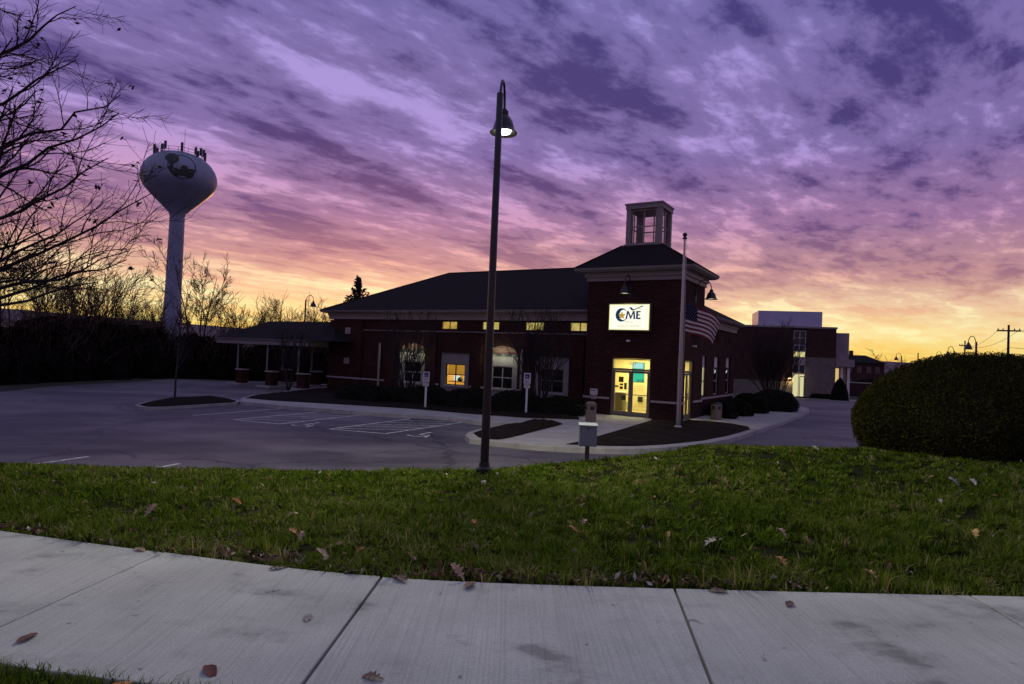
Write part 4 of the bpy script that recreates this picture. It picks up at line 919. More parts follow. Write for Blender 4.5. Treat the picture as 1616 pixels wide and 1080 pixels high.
# painted emblem, wrapped on the tank
emb = empty('emblem', (0, 0, 0)); emb.parent = wt
def onT(x, z, off=.03):
    zz = 31.9+z; r = tr_(zz)+off; a = -math.pi/2-R_(-28)*0+math.asin(max(-.99, min(.99, (x+.35)/r))) + R_(0)
    a += math.atan2(58.5, 110)*-1*0
    return (r*math.sin(math.asin((x)/r)), -r*math.cos(math.asin(x/r)), zz+dz)
face_a = math.atan2(wp[0], 110)      # turn the emblem towards the street
emb.rotation_euler = (0, 0, -face_a+R_(3))
e_d = mat('emblem_dark', (.022, .028, .02), .6, .4, 1.5); e_g = mat('emblem_grey', (.20, .22, .26), .6, .3, 1.2); e_b = mat('emblem_navy', (.02, .022, .05), .6)
def blob(pts, name, m_, off):
    m = MB(); c = np.mean(pts, 0); n = len(pts); vs = [onT(*c, off)]
    for rr_ in (.5, 1.0): vs += [onT(*(c+(np.array(p)-c)*rr_), off) for p in pts]
    fs = [(0, 1+i, 1+(i+1) % n) for i in range(n)]+[(1+i, 1+n+i, 1+n+(i+1) % n, 1+(i+1) % n) for i in range(n)]; m.add(vs, fs); m.build(name, m_, emb)
re = random.Random(5)
ring = np.linspace(-2.6, 2.0, 40)
m = MB(); vs = [onT(r*1.0*math.cos(t), r*math.sin(t), .03) for t in np.linspace(-3.3, 1.9, 48) for r in (2.0, 2.14)]; m.add(vs, [(2*i, 2*i+1, 2*i+3, 2*i+2) for i in range(47)]); m.build('ring', e_b, emb)
blob([(-1.5+.95*math.cos(t)*(1+.18*re.uniform(-1, 1)), 1.25+1.05*math.sin(t)*(1+.15*re.uniform(-1, 1))) for t in np.linspace(0, 2*math.pi, 22)[:-1]], 'tree_shape', e_d, .04)
blob([(-1.95, .5), (-1.2, .6), (-1.25, -.4), (-1.1, -.9), (-1.95, -.8)], 'tree_shape', e_d, .043)
blob([(-1.9, -.55), (-1.0, -.5), (-.2, -.7), (.4, -.2), (1.0, -.35), (1.6, -.2), (2.3, -.35), (1.95, -.7), (1.8, -1.4), (1.3, -1.9), (.9, -1.75), (.2, -1.65), (-.5, -1.75), (-.9, -1.95), (-1.3, -1.6), (-1.7, -1.2)], 'land_shape', e_d, .046)
blob([(-.35, -.55), (.1, .15), (.75, .1), (.95, -.35), (.6, -.6)], 'building_shape', e_d, .05)
blob([(-1.0, -.45), (-.3, -.5), (-.1, .2), (-.7, .3), (-1.1, .1)], 'water_shape', e_g, .036)

# ------------------------------------------------------------------ office block beyond the drive
OA = R_(-14); OP = at(1317, 628, 80); OP[2] = float(zfar(OP[0], 80))-.1
ox = np.array([math.cos(OA), math.sin(OA), 0]); oy = np.array([-math.sin(OA), math.cos(OA), 0])
off = empty('office_building', OP, OA, 'boxy brown brick and grey block office with a pale rooftop plant screen', 'building')
def OF(px, py, yl=0.):
    d = ray(px, py); tt = ((OP-CAM)@oy+yl)/(d@oy); q = CAM+d*tt-OP; return float(q@ox), float(q[2])
xl = OF(1150, 560)[0]-1; ztop = OF(1300, 519)[1]; gx0 = OF(1251.5, 560)[0]; gx1 = OF(1271.5, 560)[0]; zmid = OF(1300, 565)[1]
m = MB(); m.box(xl, gx0, 0, 12, 0, ztop); m.build('brick_wing', brick2, off)
m = MB(); m.box(xl, gx0, -.06, -.003, 0, OF(1220, 601)[1]); m.build('block_base', block, off)
m = MB(); m.box(gx1, 0, 0, 12, zmid, ztop); m.build('brick_wing', brick2, off)
m = MB(); m.box(gx1, 0, -.05, 11.9, 0, zmid-.003); m.build('block_base', block, off)
m = MB(); m.box(xl-.1, .1, -.12, 12.1, ztop+.002, ztop+.22); m.build('coping', trimm, off)
m = MB(); m.box(gx0, gx1, .55, 12, 0, ztop); m.build('stair_back', black_m, off)
zs = [OF(1262, y)[1] for y in (628, 590, 575.5, 564.5, 554.5, 545, 522)]
panes = [emis('stair_door_light', (.85, .80, .42), .8), glass_d, mat('spandrel_panel', (.30, .28, .32), .5), emis('stair_light', (.85, .78, .33), .85), mat('spandrel_dark', (.10, .09, .12), .4), glass_d]
for k in range(6):
    wn = sash('stair_window', off, gx0+.02, gx1-.02, zs[k]+.01, zs[k+1]-.01, lambda a, z, d: (a, .02+d, z), 2 if k != 2 else 1, 1 if k < 5 else 2, .09, mat('stair_frame', (.42, .40, .42), .5), panes[k], .07)
m = MB(); m.box(gx0+.85, gx0+.93, -.02, .015, .1, zs[1]-.3); m.box(gx1-.14, gx1-.06, -.02, .015, .1, zs[1]-.3); m.box(gx0+.931, gx1-.141, -.02, .015, zs[1]-.4, zs[1]-.3); m.build('door_frame', frame_m, off)
a0, a1 = OF(1199, 505)[0], OF(1302, 505)[0]; pz1 = OF(1250, 493)[1]+.25
pm = mat('plant_screen', (.50, .50, .66), .5, .05, 1)
ps = empty('plant_screen', (0, 0, 0)); ps.parent = off
nb = 13; zz0 = ztop+.23
for k in range(nb):
    h = (pz1-zz0)/nb; m = MB(); y_ = 1.5+.03*(k % 2); m.box(a0, a1, y_, 8, zz0+h*k+.004, zz0+h*(k+1)-.004); m.build('slat', pm, ps)
# set-back bay on the right with a flat entrance canopy
b1_ = OF(1339.5, 560, 1.2)[0]; bz = OF(1330, 526, 1.2)[1]
m = MB(); m.box(.003, b1_, 1.2, 10, OF(1330, 571)[1]+.3, bz); m.build('bay_wall', block_p, off)
m = MB(); m.box(.003, b1_, 2.2, 10, 0, OF(1330, 571)[1]+.29); m.build('bay_wall', block_p, off)
m = MB(); m.box(.05, b1_+.35, -.2, 2.19, OF(1330, 579)[1], OF(1330, 571)[1]+.28); m.build('entrance_canopy', trimm, off)
m = MB(); m.box(.2, b1_-.9, 2.1, 2.18, .1, OF(1330, 582)[1]); m.build('entrance_glazing', emis('entrance_light', (.85, .6, .22), .8), off)
for x in (.7, b1_-.3): m = MB(); m.box(x, x+.25, .2, .5, 0, OF(1330, 580)[1]); m.build('canopy_post', white_p, off)
lx_, lz_ = OF(1246, 596.5)
t = empty('wall_pack_lamp', OP+ox*lx_+np.array([0, 0, lz_]), OA, 'lit wall lamp beside the office stair door', 'lamp')
m = MB(); m.box(-.2, .2, -.25, -.06, -.05, .15); m.build('housing', black_m, t); m = MB(); m.box(-.17, .17, -.22, -.07, -.09, -.052); m.build('lens', emis('amber_lens', (1, .75, .25), 14), t)
pl = bpy.data.lights.new('wall_pack', 'POINT'); pl.energy = 60; pl.color = (1, .74, .28); pl.shadow_soft_size = .1; po = bpy.data.objects.new('wall_pack', pl); col.objects.link(po); po.parent = t; po.location = (0, -.5, -.3)
# pavement and kerb in front of the office
q0 = OP+ox*(xl+2)-oy*3.2; q1 = OP+ox*6-oy*3.2; q2 = OP+ox*6-oy*.2; q3 = OP+ox*(xl+2)-oy*.2
m = MB(); m.prism([(p[0], p[1]) for p in (q0, q1, q2, q3)], OP[2]-.2, OP[2]+.16); o = m.build('office_walk', concrete); props(o, 'pale walk in front of the office block', kind='structure')
m = MB(); bs = [OP+ox*(xl+9)-oy*2.4, OP+ox*-.3-oy*2.4, OP+ox*-.3-oy*.6, OP+ox*(gx1+.5)-oy*.6, OP+ox*(gx1+.5)-oy*1.5, OP+ox*(xl+9)-oy*1.5]
m.prism([(p[0], p[1]) for p in bs], OP[2]+.15, OP[2]+.3); o = m.build('office_bed', mulch_m); props(o, 'dark planting bed in front of the office block', kind='structure')
# ------------------------------------------------------------------ far brick house and low wall
hp = at(1362, 601, 130); hz = float(zfar(hp[0], 130))-.1
hs = empty('brick_house', (hp[0], 130, hz), R_(-20), 'far dark brick house with hipped roof between office and hedge', 'house')
hh = at(1362, 573, 130)[2]-hz; hr = at(1362, 561, 130)[2]-hz
m = MB(); m.box(-5.6, 3.2, -3, 4, 0, hh); m.build('wall', brick2, hs)
hip(-6, 3.6, -3.5, 4.5, hh, hr, 3.2).build('roof', shingle, hs); m = MB(); m.box(-2.6, -1.9, .2, .9, hr-.3, hr+.9); m.build('chimney', brick2, hs)
for x in (-4.6, -2.9, -1.2, .5, 2.0):
    for z in (.9, 3.4):
        m = MB(); m.box(x-.4, x+.4, -3.06, -3.002, z, z+1.3); m.build('window', mat('dim_pane', (.12, .07, .06), .2), hs)
wq = at(1350, 610, 92); wl_ = empty('brick_garden_wall', (wq[0], 92, float(zfar(wq[0], 92))), R_(-10), 'low dark brick wall to the right of the office entrance', 'wall')
m = MB(); m.box(-2.2, 2.6, 0, .4, 0, 1.9); m.build('wall_body', brick2, wl_); m = MB(); m.box(-2.3, 2.7, -.06, .46, 1.9, 2.05); m.build('coping', stone, wl_)
# far street strip
m = MB(); sheet('far_street', [(46, 80), (52, 79), (96, 160), (84, 162)], lambda x, y: zfar(x, y)+.01, concrete, cell=8, label='pale strip of far street rising beside the hedge')
# ------------------------------------------------------------------ utility poles
polem = mat('creosote_pole', (.03, .022, .018), .9, .2, 5)
ups = [((1592, 513), 95, 1, 'taller wooden utility pole with crossarm at the picture edge'), ((1523, 538), 150, .8, 'shorter wooden utility pole with crossarm beside the tallest hedge lamp'), ((1449, 557), 190, .0, 'bare wooden pole standing over the hedge slope')]
tops_ = []
for (px, py), yd, arm, lb in ups:
    p = at(px, py, yd); z0 = float(zfar(p[0], yd))-.1; H = p[2]-z0; t = empty('utility_pole', (p[0], yd, z0), R_(-25), lb, 'utility pole', 'wooden poles along the street')
    m = MB(); m.lathe([(.22, 0), (.14, H)], k=10); m.build('pole', polem, t, smooth=True)
    if arm:
        m = MB(); m.box(-1.45*arm, 1.45*arm, -.12, -.0, H-1.0-1.3*(1-arm), H-.78-1.3*(1-arm)); m.build('crossarm', polem, t)
        for x in (-1.3, -.7, .7, 1.3): m = MB(); m.lathe([(.06, 0), (.09, .1), (.05, .25)], (x*arm, -.06, H-.775-1.3*(1-arm)), 8); m.build('insulator', aer, t)
        m = MB(); m.box(.14, .5, -.2, .2, H*.55, H*.55+.9); m.build('transformer', aer, t)
    tops_.append(np.array([p[0], yd, p[2]-.8]))
for k, (dx, zz) in enumerate(((-1.3, 0), (1.3, 0), (0, -2.6))):
    a = tops_[0]+np.array([dx*.9, -dx*.4, zz]); b = a+np.array([60, -18, 1.0]); c_ = tops_[1]+np.array([dx*.7, 0, zz-.6])
    m = MB(); m.tube([c_+(a-c_)*t+np.array([0, 0, -2.2*4*t*(1-t)*.5]) for t in np.linspace(0, 1, 12)]+[a+(b-a)*t+np.array([0, 0, -1.2*4*t*(1-t)]) for t in np.linspace(.05, 1, 10)], .03, 4)
    o = m.build('overhead_wire', black_m); props(o, ['overhead wire on the upper left of the crossarms', 'overhead wire on the upper right of the crossarms', 'lower overhead wire slung beneath the crossarms'][k], 'wire', 'wires between the utility poles')
# ------------------------------------------------------------------ hills
hm = mat('far_hill', (.16, .11, .12), 1., .2, .01)
az = np.linspace(-70, 70, 141); rh = np.random.default_rng(2); V = []; 
hn = np.convolve(rh.normal(size=181), np.ones(41)/41, 'same')[20:161]*6
for k, a in enumerate(az):
    h = np.interp(a, [-70, -38, -27, -10, 10, 30, 36, 70], [38, 37, 30, 20, 20, 16, 13, 20])+hn[k]
    for r, z in ((1050, -3), (1150, h*.55+2), (1260, h*1.08+2.5), (1500, h*.6)): V.append((r*math.sin(R_(a)), r*math.cos(R_(a)), z))
F = [(k*4+j, k*4+4+j, k*4+5+j, k*4+1+j) for k in range(140) for j in range(3)]
o = npmesh('hills', V, F, hm); props(o, 'low dusky hills on the horizon', kind='structure')

# ------------------------------------------------------------------ plants
def tubes(polys, k=4):
    """list of (points n x 3, radii n) -> V, F quads"""
    Vs = []; Fs = []; base = 0; ang = np.arange(k)*2*math.pi/k; ca, sa = np.cos(ang), np.sin(ang)
    for P, rad in polys:
        n = len(P); T = np.empty_like(P); T[1:-1] = P[2:]-P[:-2]; T[0] = P[1]-P[0]; T[-1] = P[-1]-P[-2]
        T /= np.linalg.norm(T, axis=1)[:, None]+1e-12
        ref = np.array([.31, .52, .79]) if abs(T[0][2]) < .8 else np.array([.9, .3, .1])
        a = np.cross(T, ref); a /= np.linalg.norm(a, axis=1)[:, None]+1e-12; b = np.cross(T, a)
        V = P[:, None, :]+rad[:, None, None]*(ca[None, :, None]*a[:, None, :]+sa[None, :, None]*b[:, None, :])
        Vs.append(V.reshape(-1, 3)); i = np.arange(n-1)[:, None]*k; j = np.arange(k)[None]; j2 = (j+1) % k
        Fs.append(np.stack([i+j, i+j2, i+k+j2, i+k+j], -1).reshape(-1, 4)+base); base += n*k
    return np.concatenate(Vs), np.concatenate(Fs)
def limb(rng, p, d, Lr, r0, r1, n=6, wob=.12, up=.0):
    P = [np.array(p, float)]; d = np.array(d, float); d /= np.linalg.norm(d); s = Lr/(n-1)
    for i in range(n-1):
        d = d+rng.normal(size=3)*wob+np.array([0, 0, up]); d /= np.linalg.norm(d); P.append(P[-1]+d*s)
    return np.array(P), np.linspace(r0, r1, n)
def grow(rng, P, rad, lvl, out, spread=.8, ratio=.55, count=(5, 8), up=.05, rmin=.004, t0=.25, wob=.13):
    n = len(P); Ltot = np.linalg.norm(np.diff(P, axis=0), axis=1).sum()
    k = rng.integers(*count)
    for i in range(k):
        t = t0+(1-t0)*(i+rng.random())/k; f = t*(n-1); a = min(int(f), n-2); q = f-a
        p = P[a]+(P[a+1]-P[a])*q; d = P[a+1]-P[a]; d = d/np.linalg.norm(d); r = (rad[a]*(1-q)+rad[a+1]*q)
        s = rng.normal(size=3); s -= d*(s@d); s /= np.linalg.norm(s); s *= spread*(.75+.5*rng.random())
        L2 = Ltot*ratio*(.6+.7*rng.random())*(1-.45*t)+.05; r2 = max(r*.62, rmin)
        B, rb = limb(rng, p, d+s, L2, r2, max(r2*.35, rmin*.7), 6 if lvl > 0 else 4, wob, up)
        out.setdefault(lvl, []).append((B, rb))
        if lvl > 0: grow(rng, B, rb, lvl-1, out, spread, ratio, count, up, rmin, .2, wob)
def tree_obj(name, root, trunkpolys, out, mb, mt, kt=7):
    V, F = tubes(trunkpolys, kt); npmesh('trunk', V, F, mb, root)
    V0 = []; F0 = []; base = 0
    for lv in out:
        V, F = tubes(out[lv], 4 if lv >= 1 else 3)
        if F.shape[1] == 4: V0.append(V); F0.append(F+base); base += len(V)
    npmesh('crown', np.concatenate(V0), np.concatenate(F0), mt, root)
def leafcloud(rng, C, size, tilt=1.0):
    """one little bent quad per centre"""
    n = len(C); a = rng.normal(size=(n, 3)); a /= np.linalg.norm(a, axis=1)[:, None]; b = rng.normal(size=(n, 3)); b -= a*(a*b).sum(1)[:, None]; b /= np.linalg.norm(b, axis=1)[:, None]
    s = (size*(.6+.8*rng.random(n)))[:, None]
    V = np.stack([C-a*s, C+b*s*.45, C+a*s, C-b*s*.45], 1).reshape(-1, 3); F = np.arange(4*n).reshape(-1, 4); return V, F

# big bare tree at the picture edge: trunk stands just outside the frame, its limbs reach in
rng = np.random.default_rng(11)
TX, TY = -11.3, 11.6; tz = float(zlawn(TX, TY))
bt = empty('bare_tree', (0, 0, 0), 0, 'large leafless tree reaching in at the left edge with a few curled leaves', 'tree'); bt.location = (TX, TY, tz)
o3 = np.array([TX, TY, tz])
trunk = np.array([(0, 0, -.2), (.05, 0, 1.2), (.0, .1, 2.6), (.12, .05, 4.2), (.1, 0, 6.0), (.3, .1, 8.0), (.45, .1, 10.2), (.6, .2, 12.5)]); tr_r = np.array([.34, .25, .22, .19, .155, .115, .075, .03])
lim = []
tips = [((238, 306), 2.9, 11.4), ((205, 396), 2.6, 12.2), ((150, 446), 2.6, 10.6), ((188, 178), 4.6, 11.8), ((190, 150), 5.2, 12.9), ((150, 330), 3.0, 12.8), ((170, 250), 3.6, 10.8), ((120, 95), 6.0, 11.2), ((120, 10), 6.8, 12.2), ((60, -60), 7.6, 11.2), ((200, 410), 2.9, 11.2), ((60, 200), 4.2, 13.4), ((90, 420), 2.9, 13.2), ((20, 60), 6.2, 10.5)]
for (px, py), zs_, yd in tips:
    e = at(px, py, yd)-o3; s = np.array([np.interp(zs_, trunk[:, 2], trunk[:, 0]), np.interp(zs_, trunk[:, 2], trunk[:, 1]), zs_])
    mid1 = s+(e-s)*np.array([.33, .33, .20]); mid2 = s+(e-s)*np.array([.68, .68, .60]); P = np.array(bez([s, mid1, mid2, e], 10)); P[1:-1] += rng.normal(size=(8, 3))*.05
    lim.append((P, np.linspace(.052, .008, 10)))
for a in np.linspace(80, 280, 6):       # the side outside the frame
    z = rng.uniform(3, 8); d = np.array([math.cos(R_(a)), math.sin(R_(a)), .7]); s = np.array([np.interp(z, trunk[:, 2], trunk[:, 0]), 0.05, z]); lim.append(limb(rng, s, d, rng.uniform(3, 4.5), .06, .012, 8, .1, .02))
out = {}
for i, (P, rd) in enumerate(lim): grow(rng, P, rd, 1 if i < 14 else 0, out, .75, .40, (10, 14) if i < 14 else (4, 7), .03, .0046, .16, .17)
extra = {}
for P, rd in out.get(1, []): grow(rng, P, rd, 0, extra, .8, .45, (1, 4), .03, .0042, .4, .2)
out[0] = out.get(0, [])+extra.get(0, [])
for lv in out: out[lv] = [q for q in out[lv] if q[0][:, 2].min() > 3.25]
tree_obj('bare_tree', bt, [(trunk, tr_r)]+lim, out, bark_d, bark_d)
tw = [P[-1] for P, r in out[0]]; idx = rng.choice(len(tw), 110, False); C0 = np.array([tw[i]+rng.normal(size=3)*.03-np.array([0, 0, .05]) for i in idx for _ in range(rng.integers(1, 4))])
V, F = leafcloud(rng, C0, .055); npmesh('dead_leaves', V, F, mat('dead_oak_leaf', (.05, .025, .015), .9), bt)['kind'] = 'stuff'

# bare background trees: four kinds, copied along the edge of the car park
def bare_kind(seed, H, stems, spread, fine=3, m_=twig_w, tm=bark_d, r=.10, up=.05):
    rng = np.random.default_rng(seed); root = empty('bare_tree', (0, 0, 0)); tp = []; out = {}
    for s in range(stems):
        a = rng.uniform(0, 2*math.pi); d = np.array([math.cos(a)*spread*rng.uniform(.4, 1), math.sin(a)*spread*rng.uniform(.4, 1), 1.0]) if stems > 1 else np.array([.05, 0, 1])
        P, rd = limb(rng, (rng.normal()*.06*stems**.5, rng.normal()*.06*stems**.5, -.1), d, H*rng.uniform(.75, 1.0), r*(1. if stems == 1 else .6), .012, 9, .06, .03); tp.append((P, rd))
        grow(rng, P, rd, 2 if stems < 4 else 1, out, .72, .50, (fine+3, fine+6) if stems < 4 else (10, 14), up, .0105, .28 if stems < 4 else .3, .12)
    tree_obj('bare_tree', root, tp, out, tm, m_, 6); return root
KINDS_T = [bare_kind(21, 7.0, 1, .3, 4), bare_kind(22, 6.0, 3, .5, 3), bare_kind(23, 8.0, 2, .35, 3), bare_kind(24, 5.0, 5, .55, 3)]
used = set()
def place_tree(k, x, y, s, rz, label, group=None, zb=None, name=None):
    if k in used: r = copy_tree(KINDS_T[k])
    else: used.add(k); r = KINDS_T[k]
    r.location = (float(x), float(y), float(zfar(x, y) if zb is None else zb)-.1); r.scale = (s, s, s*1.0); r.rotation_euler = (0, 0, rz)
    props(r, label, 'tree', group); return r
rt = np.random.default_rng(31)
p = at(318, 520, 58); place_tree(1, p[0], p[1], 1.75, 1.0, 'broad leafless tree just right of the water tower stem')
p = at(255, 540, 62); place_tree(3, p[0], p[1], 1.45, 2.0, 'leafless shrubby tree in front of the water tower stem')
p = at(430, 520, 75); place_tree(3, p[0], p[1], 1.5, .5, 'leafless tree above the left end of the canopy roof')
p = at(1490, 590, 110); place_tree(0, p[0], p[1], 1.25, .3, 'thin leafless tree rising behind the round hedge')
p = at(1398, 590, 150); place_tree(1, p[0], p[1], 1.25, .9, 'small round leafless tree right of the far brick house')
ORD = ['first', 'second', 'third', 'fourth', 'fifth', 'sixth', 'seventh', 'eighth', 'ninth', 'tenth', 'eleventh', 'twelfth']
for q, (px, yd, k, s) in enumerate(((8, 44, 2, 1.15), (30, 47, 1, 1.3), (52, 43, 0, 1.1), (75, 50, 2, 1.2), (98, 46, 1, 1.25), (118, 52, 0, 1.25), (140, 48, 3, 1.5), (158, 50, 1, 1.25), (172, 54, 3, 1.6), (192, 60, 3, 1.0), (215, 66, 3, 1.2), (236, 64, 3, 1.2))):
    p = at(px, 540, yd); place_tree(k, p[0], yd, s*rt.uniform(.92, 1.08), rt.uniform(0, 6.28), ORD[q]+' leafless thicket tree counted from the left edge towards the water tower', 'leafless trees in the thicket')
for q, (px, yd, k, s) in enumerate(((345, 66, 1, 1.25), (366, 72, 1, 1.2), (392, 70, 3, 1.5), (412, 78, 0, 1.15), (452, 80, 1, 1.4), (472, 84, 3, 1.9), (498, 82, 0, 1.3), (516, 86, 1, 1.5))):
    p = at(px, 540, yd); place_tree(k, p[0], yd, s*rt.uniform(.92, 1.08), rt.uniform(0, 6.28), ORD[q]+' leafless tree counted rightwards from the broad tree by the water tower', 'leafless trees behind the canopy')
for px, yd, k, s, w_ in ((1350, 175, 1, 1.2, 'directly behind the far brick house roof'), (1385, 170, 3, 1.2, 'touching the right end of the far brick house'), (1420, 180, 1, 1.0, 'behind the thin lamp post near the brick house'), (1440, 200, 3, 1.3, 'just left of the bare wooden pole'), (1465, 170, 3, 1.4, 'just right of the bare wooden pole'), (1530, 140, 1, 1.2, 'behind the tallest hedge lamp')):
    p = at(px, 575, yd); place_tree(k, p[0], yd, s, rt.uniform(0, 6.28), 'distant leafless tree '+w_, 'distant trees beyond the hedge')
# thicket: dark mass of undergrowth behind the car park edge
rng = np.random.default_rng(41); th = mat('thicket_dark', (.012, .009, .008), 1., .3, 1.2, spec=.0)
CP = [(-33, 20, 2.2), (-29, 27, 2.8), (-28.5, 33, 3.0), (-28.5, 38, 3.1), (-28, 43, 3.3), (-27.5, 48, 3.2), (-26, 51, 2.9), (-22, 52.5, 2.6), (-17, 53, 2.5), (-12, 54, 2.5), (-6, 56, 2.5)]
Vc = []; Fc = []; nb_ = 0; cents = []
for i in range(len(CP)-1):
    for t in np.linspace(0, 1, 9)[:-1]:
        c = np.array(CP[i])*(1-t)+np.array(CP[i+1])*t; dx = np.array(CP[i+1])[:2]-np.array(CP[i])[:2]; nn = np.array([-dx[1], dx[0]]); nn /= np.linalg.norm(nn)
        if nn[1] < 0 and c[1] > 45 or (nn[0] > 0 and c[1] <= 45): nn = -nn
        for row in range(3):
            h = c[2]*(.75+.4*rng.random())*(1+.08*row); ctr = np.array([*(c[:2]+nn*row*1.7+rng.normal(size=2)*.3), 0.]); ctr[2] = float(zfar(*ctr[:2])); cents.append((ctr, h))
pts = []
for ctr, h in cents:
    n = 330; q = rng.random((n, 3)); ang = q[:, 0]*6.283; zz = h*(q[:, 1]**.85)*1.02; rr_ = 1.25*np.sqrt(1-(zz/(h*1.06))**2.5)*(.65+.4*q[:, 2]); pts.append(np.stack([ctr[0]+rr_*np.cos(ang), ctr[1]+rr_*np.sin(ang), ctr[2]+zz], 1))
pts = np.concatenate(pts); V, F = leafcloud(rng, pts, np.full(len(pts), .17))
core_v = []; core_f = []; nb_ = 0
for ctr, h in cents:          # solid dark heart of each clump
    k = 8; prof_ = [(1.0, -.2), (1.05, h*.4), (.85, h*.7), (.4, h*.9), (.02, h*.95)]
    vv_ = np.array([(ctr[0]+r*math.cos(6.283*j/k)*(1+.2*rng.random()), ctr[1]+r*math.sin(6.283*j/k)*(1+.2*rng.random()), ctr[2]+z) for r, z in prof_ for j in range(k)])
    core_v.append(vv_); core_f.append(np.array([(i*k+j, i*k+(j+1) % k, (i+1)*k+(j+1) % k, (i+1)*k+j) for i in range(4) for j in range(k)])+nb_); nb_ += len(vv_)
cv = np.concatenate(core_v); cf = np.concatenate(core_f)
o = npmesh('thicket', np.concatenate([cv, V]), np.concatenate([cf, F+len(cv)]), th); props(o, 'dark tangled thicket along the far edge of the car park', kind='stuff')
polys = []
for _ in range(4500):
    ctr, h = cents[rng.integers(len(cents))]; p = ctr+np.array([rng.normal()*.8, rng.normal()*.8, h*rng.uniform(.3, .8)]); polys.append(limb(rng, p, (rng.normal()*.5, rng.normal()*.5, 1), h*rng.uniform(.3, .9), .018, .005, 5, .15))
V, F = tubes(polys, 3); o = npmesh('thicket_twigs', V, F, twig_w); props(o, 'fine bare twigs standing up out of the thicket', kind='stuff')

# multi-stem trees at the bank
def vase(name, loc, H, stems, spread, seed, label, dens=(7, 11), lvl=1, m_=bark_d):
    rng = np.random.default_rng(seed); root = empty(name, loc, 0, label, 'tree', 'multi-stemmed trees in the bank beds'); tp = []; out = {}
    for s in range(stems):
        a = 6.283*s/stems+rng.uniform(-.3, .3); k = rng.uniform(.25, 1.0)*spread
        P, rd = limb(rng, (.07*math.cos(a), .07*math.sin(a), -.05), (math.cos(a)*k, math.sin(a)*k, 1), H*rng.uniform(.8, 1.0), .038, .009, 9, .05, .05); tp.append((P, rd))
        grow(rng, P, rd, lvl, out, .5, .42, dens, .12, .0085, .3, .1)
    tree_obj(name, root, tp, out, bark_d, m_, 5); return root
g = G(455, 614.5, .05); vase('vase_tree', g, 3.4, 7, .5, 51, 'vase-shaped bare tree in front of the drive-through canopy')
g = G(640, 631, .1); vase('vase_tree', g, 4.2, 14, .5, 52, 'vase-shaped bare tree by the leftmost arched bay')
g = G(850, 648, .1); vase('vase_tree', g, 4.4, 15, .55, 53, 'vase-shaped bare tree between the lamp post and the tower')
g = WB(1.3, 15.6, -.15); vase('vase_tree', g, 4.9, 22, .66, 54, 'dense dark vase-shaped tree at the back corner of the bank', (11, 15), 1)
g = G(276, 629.5, .1); rng = np.random.default_rng(55); yt = empty('young_tree', (g[0], g[1], .12), 0, 'slim young tree on the traffic island', 'tree')
P, rd = limb(rng, (0, 0, -.1), (.0, 0, 1), 3.6, .05, .012, 10, .015); out = {}; grow(rng, P, rd, 1, out, .7, .38, (12, 16), .12, .005, .35, .1); tree_obj('young_tree', yt, [(P, rd)], out, bark, bark_d, 7)
# spruce behind the roof
g = at(563, 505, 60); sp = empty('spruce', (g[0], 60, float(zfar(g[0], 60))), 0, 'dark spruce top showing over the left slope of the bank roof', 'tree'); zt_ = at(563, 438, 60)[2]-float(zfar(g[0], 60))
rng = np.random.default_rng(61); V, F = tubes([(np.array([(0, 0, -.1), (0, 0, zt_*.5), (0, 0, zt_)]), np.array([.18, .1, .02]))], 6); npmesh('trunk', V, F, bark_d, sp)
C0 = []
for z in np.arange(1.5, zt_, .36):
    R0 = (zt_-z)*.46*rng.uniform(.8, 1.1)+.10
    for a in np.arange(0, 6.28, 6.28/max(5, int(R0*7))):
        a2 = a+rng.uniform(-.3, .3); L0 = R0*rng.uniform(.45, 1.15)
        for s in np.linspace(.1, 1, 9): C0 += [(math.cos(a2)*L0*s+rng.normal()*.06, math.sin(a2)*L0*s+rng.normal()*.06, z-.10*s*L0+.30*(s**3)*L0+rng.normal()*.09) for _ in range(3)]
V, F = leafcloud(rng, np.array(C0), .16); npmesh('crown', V, F, mat('spruce_needles', (.012, .018, .012), .9), sp)

# clipped shrubs
def shrub(loc, rx, ry, h, seed, label, cat='shrub', group='clipped shrubs along the bank', n=9000, leaf=.05, m_=None, sq=2.4, low=.35, core_m=None, name='clipped_shrub', noise=.06, hang=1.0):
    rng = np.random.default_rng(seed); root = empty(name, loc, 0, label, cat, group)
    ph = rng.uniform(0, 6.28, 9)
    def surf(u, v):   # u azimuth, v 0..1 bottom to top
        el = (v-.0)*math.pi/2; c = np.sign(np.cos(el))*np.abs(np.cos(el))**(2/sq); s = np.abs(np.sin(el))**(2/sq)
        bulge = 1+noise*(np.sin(3*u+ph[0]+4*v)+.7*np.sin(5*u+ph[1]-3*v)+.6*np.sin(8*u+ph[2]+7*v))
        under = 1-(1-hang)*np.clip((.25-v)/.25, 0, 1)**1.5
        return np.stack([rx*c*np.cos(u)*bulge*under, ry*c*np.sin(u)*bulge*under, h*(low*0+s)*(1+noise*.6*np.sin(4*u+ph[3])*np.sin(3*v+ph[4]))], -1)
    U, Vv = np.meshgrid(np.linspace(0, 2*math.pi, 41)[:-1], np.linspace(0, 1, 18), indexing='ij')
    S = surf(U, Vv)*.95; ny = 18; i, j = np.meshgrid(np.arange(40), np.arange(17), indexing='ij'); F = np.stack([i*ny+j, ((i+1) % 40)*ny+j, ((i+1) % 40)*ny+j+1, i*ny+j+1], -1).reshape(-1, 4)
    npmesh('core', S.reshape(-1, 3), F, core_m or m_, root)
    u = rng.uniform(0, 2*math.pi, n); v = np.arcsin(rng.random(n)**.8)/(math.pi/2); P = surf(u, v)*(rng.uniform(.93, 1.03, n))[:, None]
    V, F = leafcloud(rng, P, np.full(n, leaf)); npmesh('foliage', V, F, m_, root, attr=np.clip(rng.normal(.5, .22, n), 0, 1)); return root
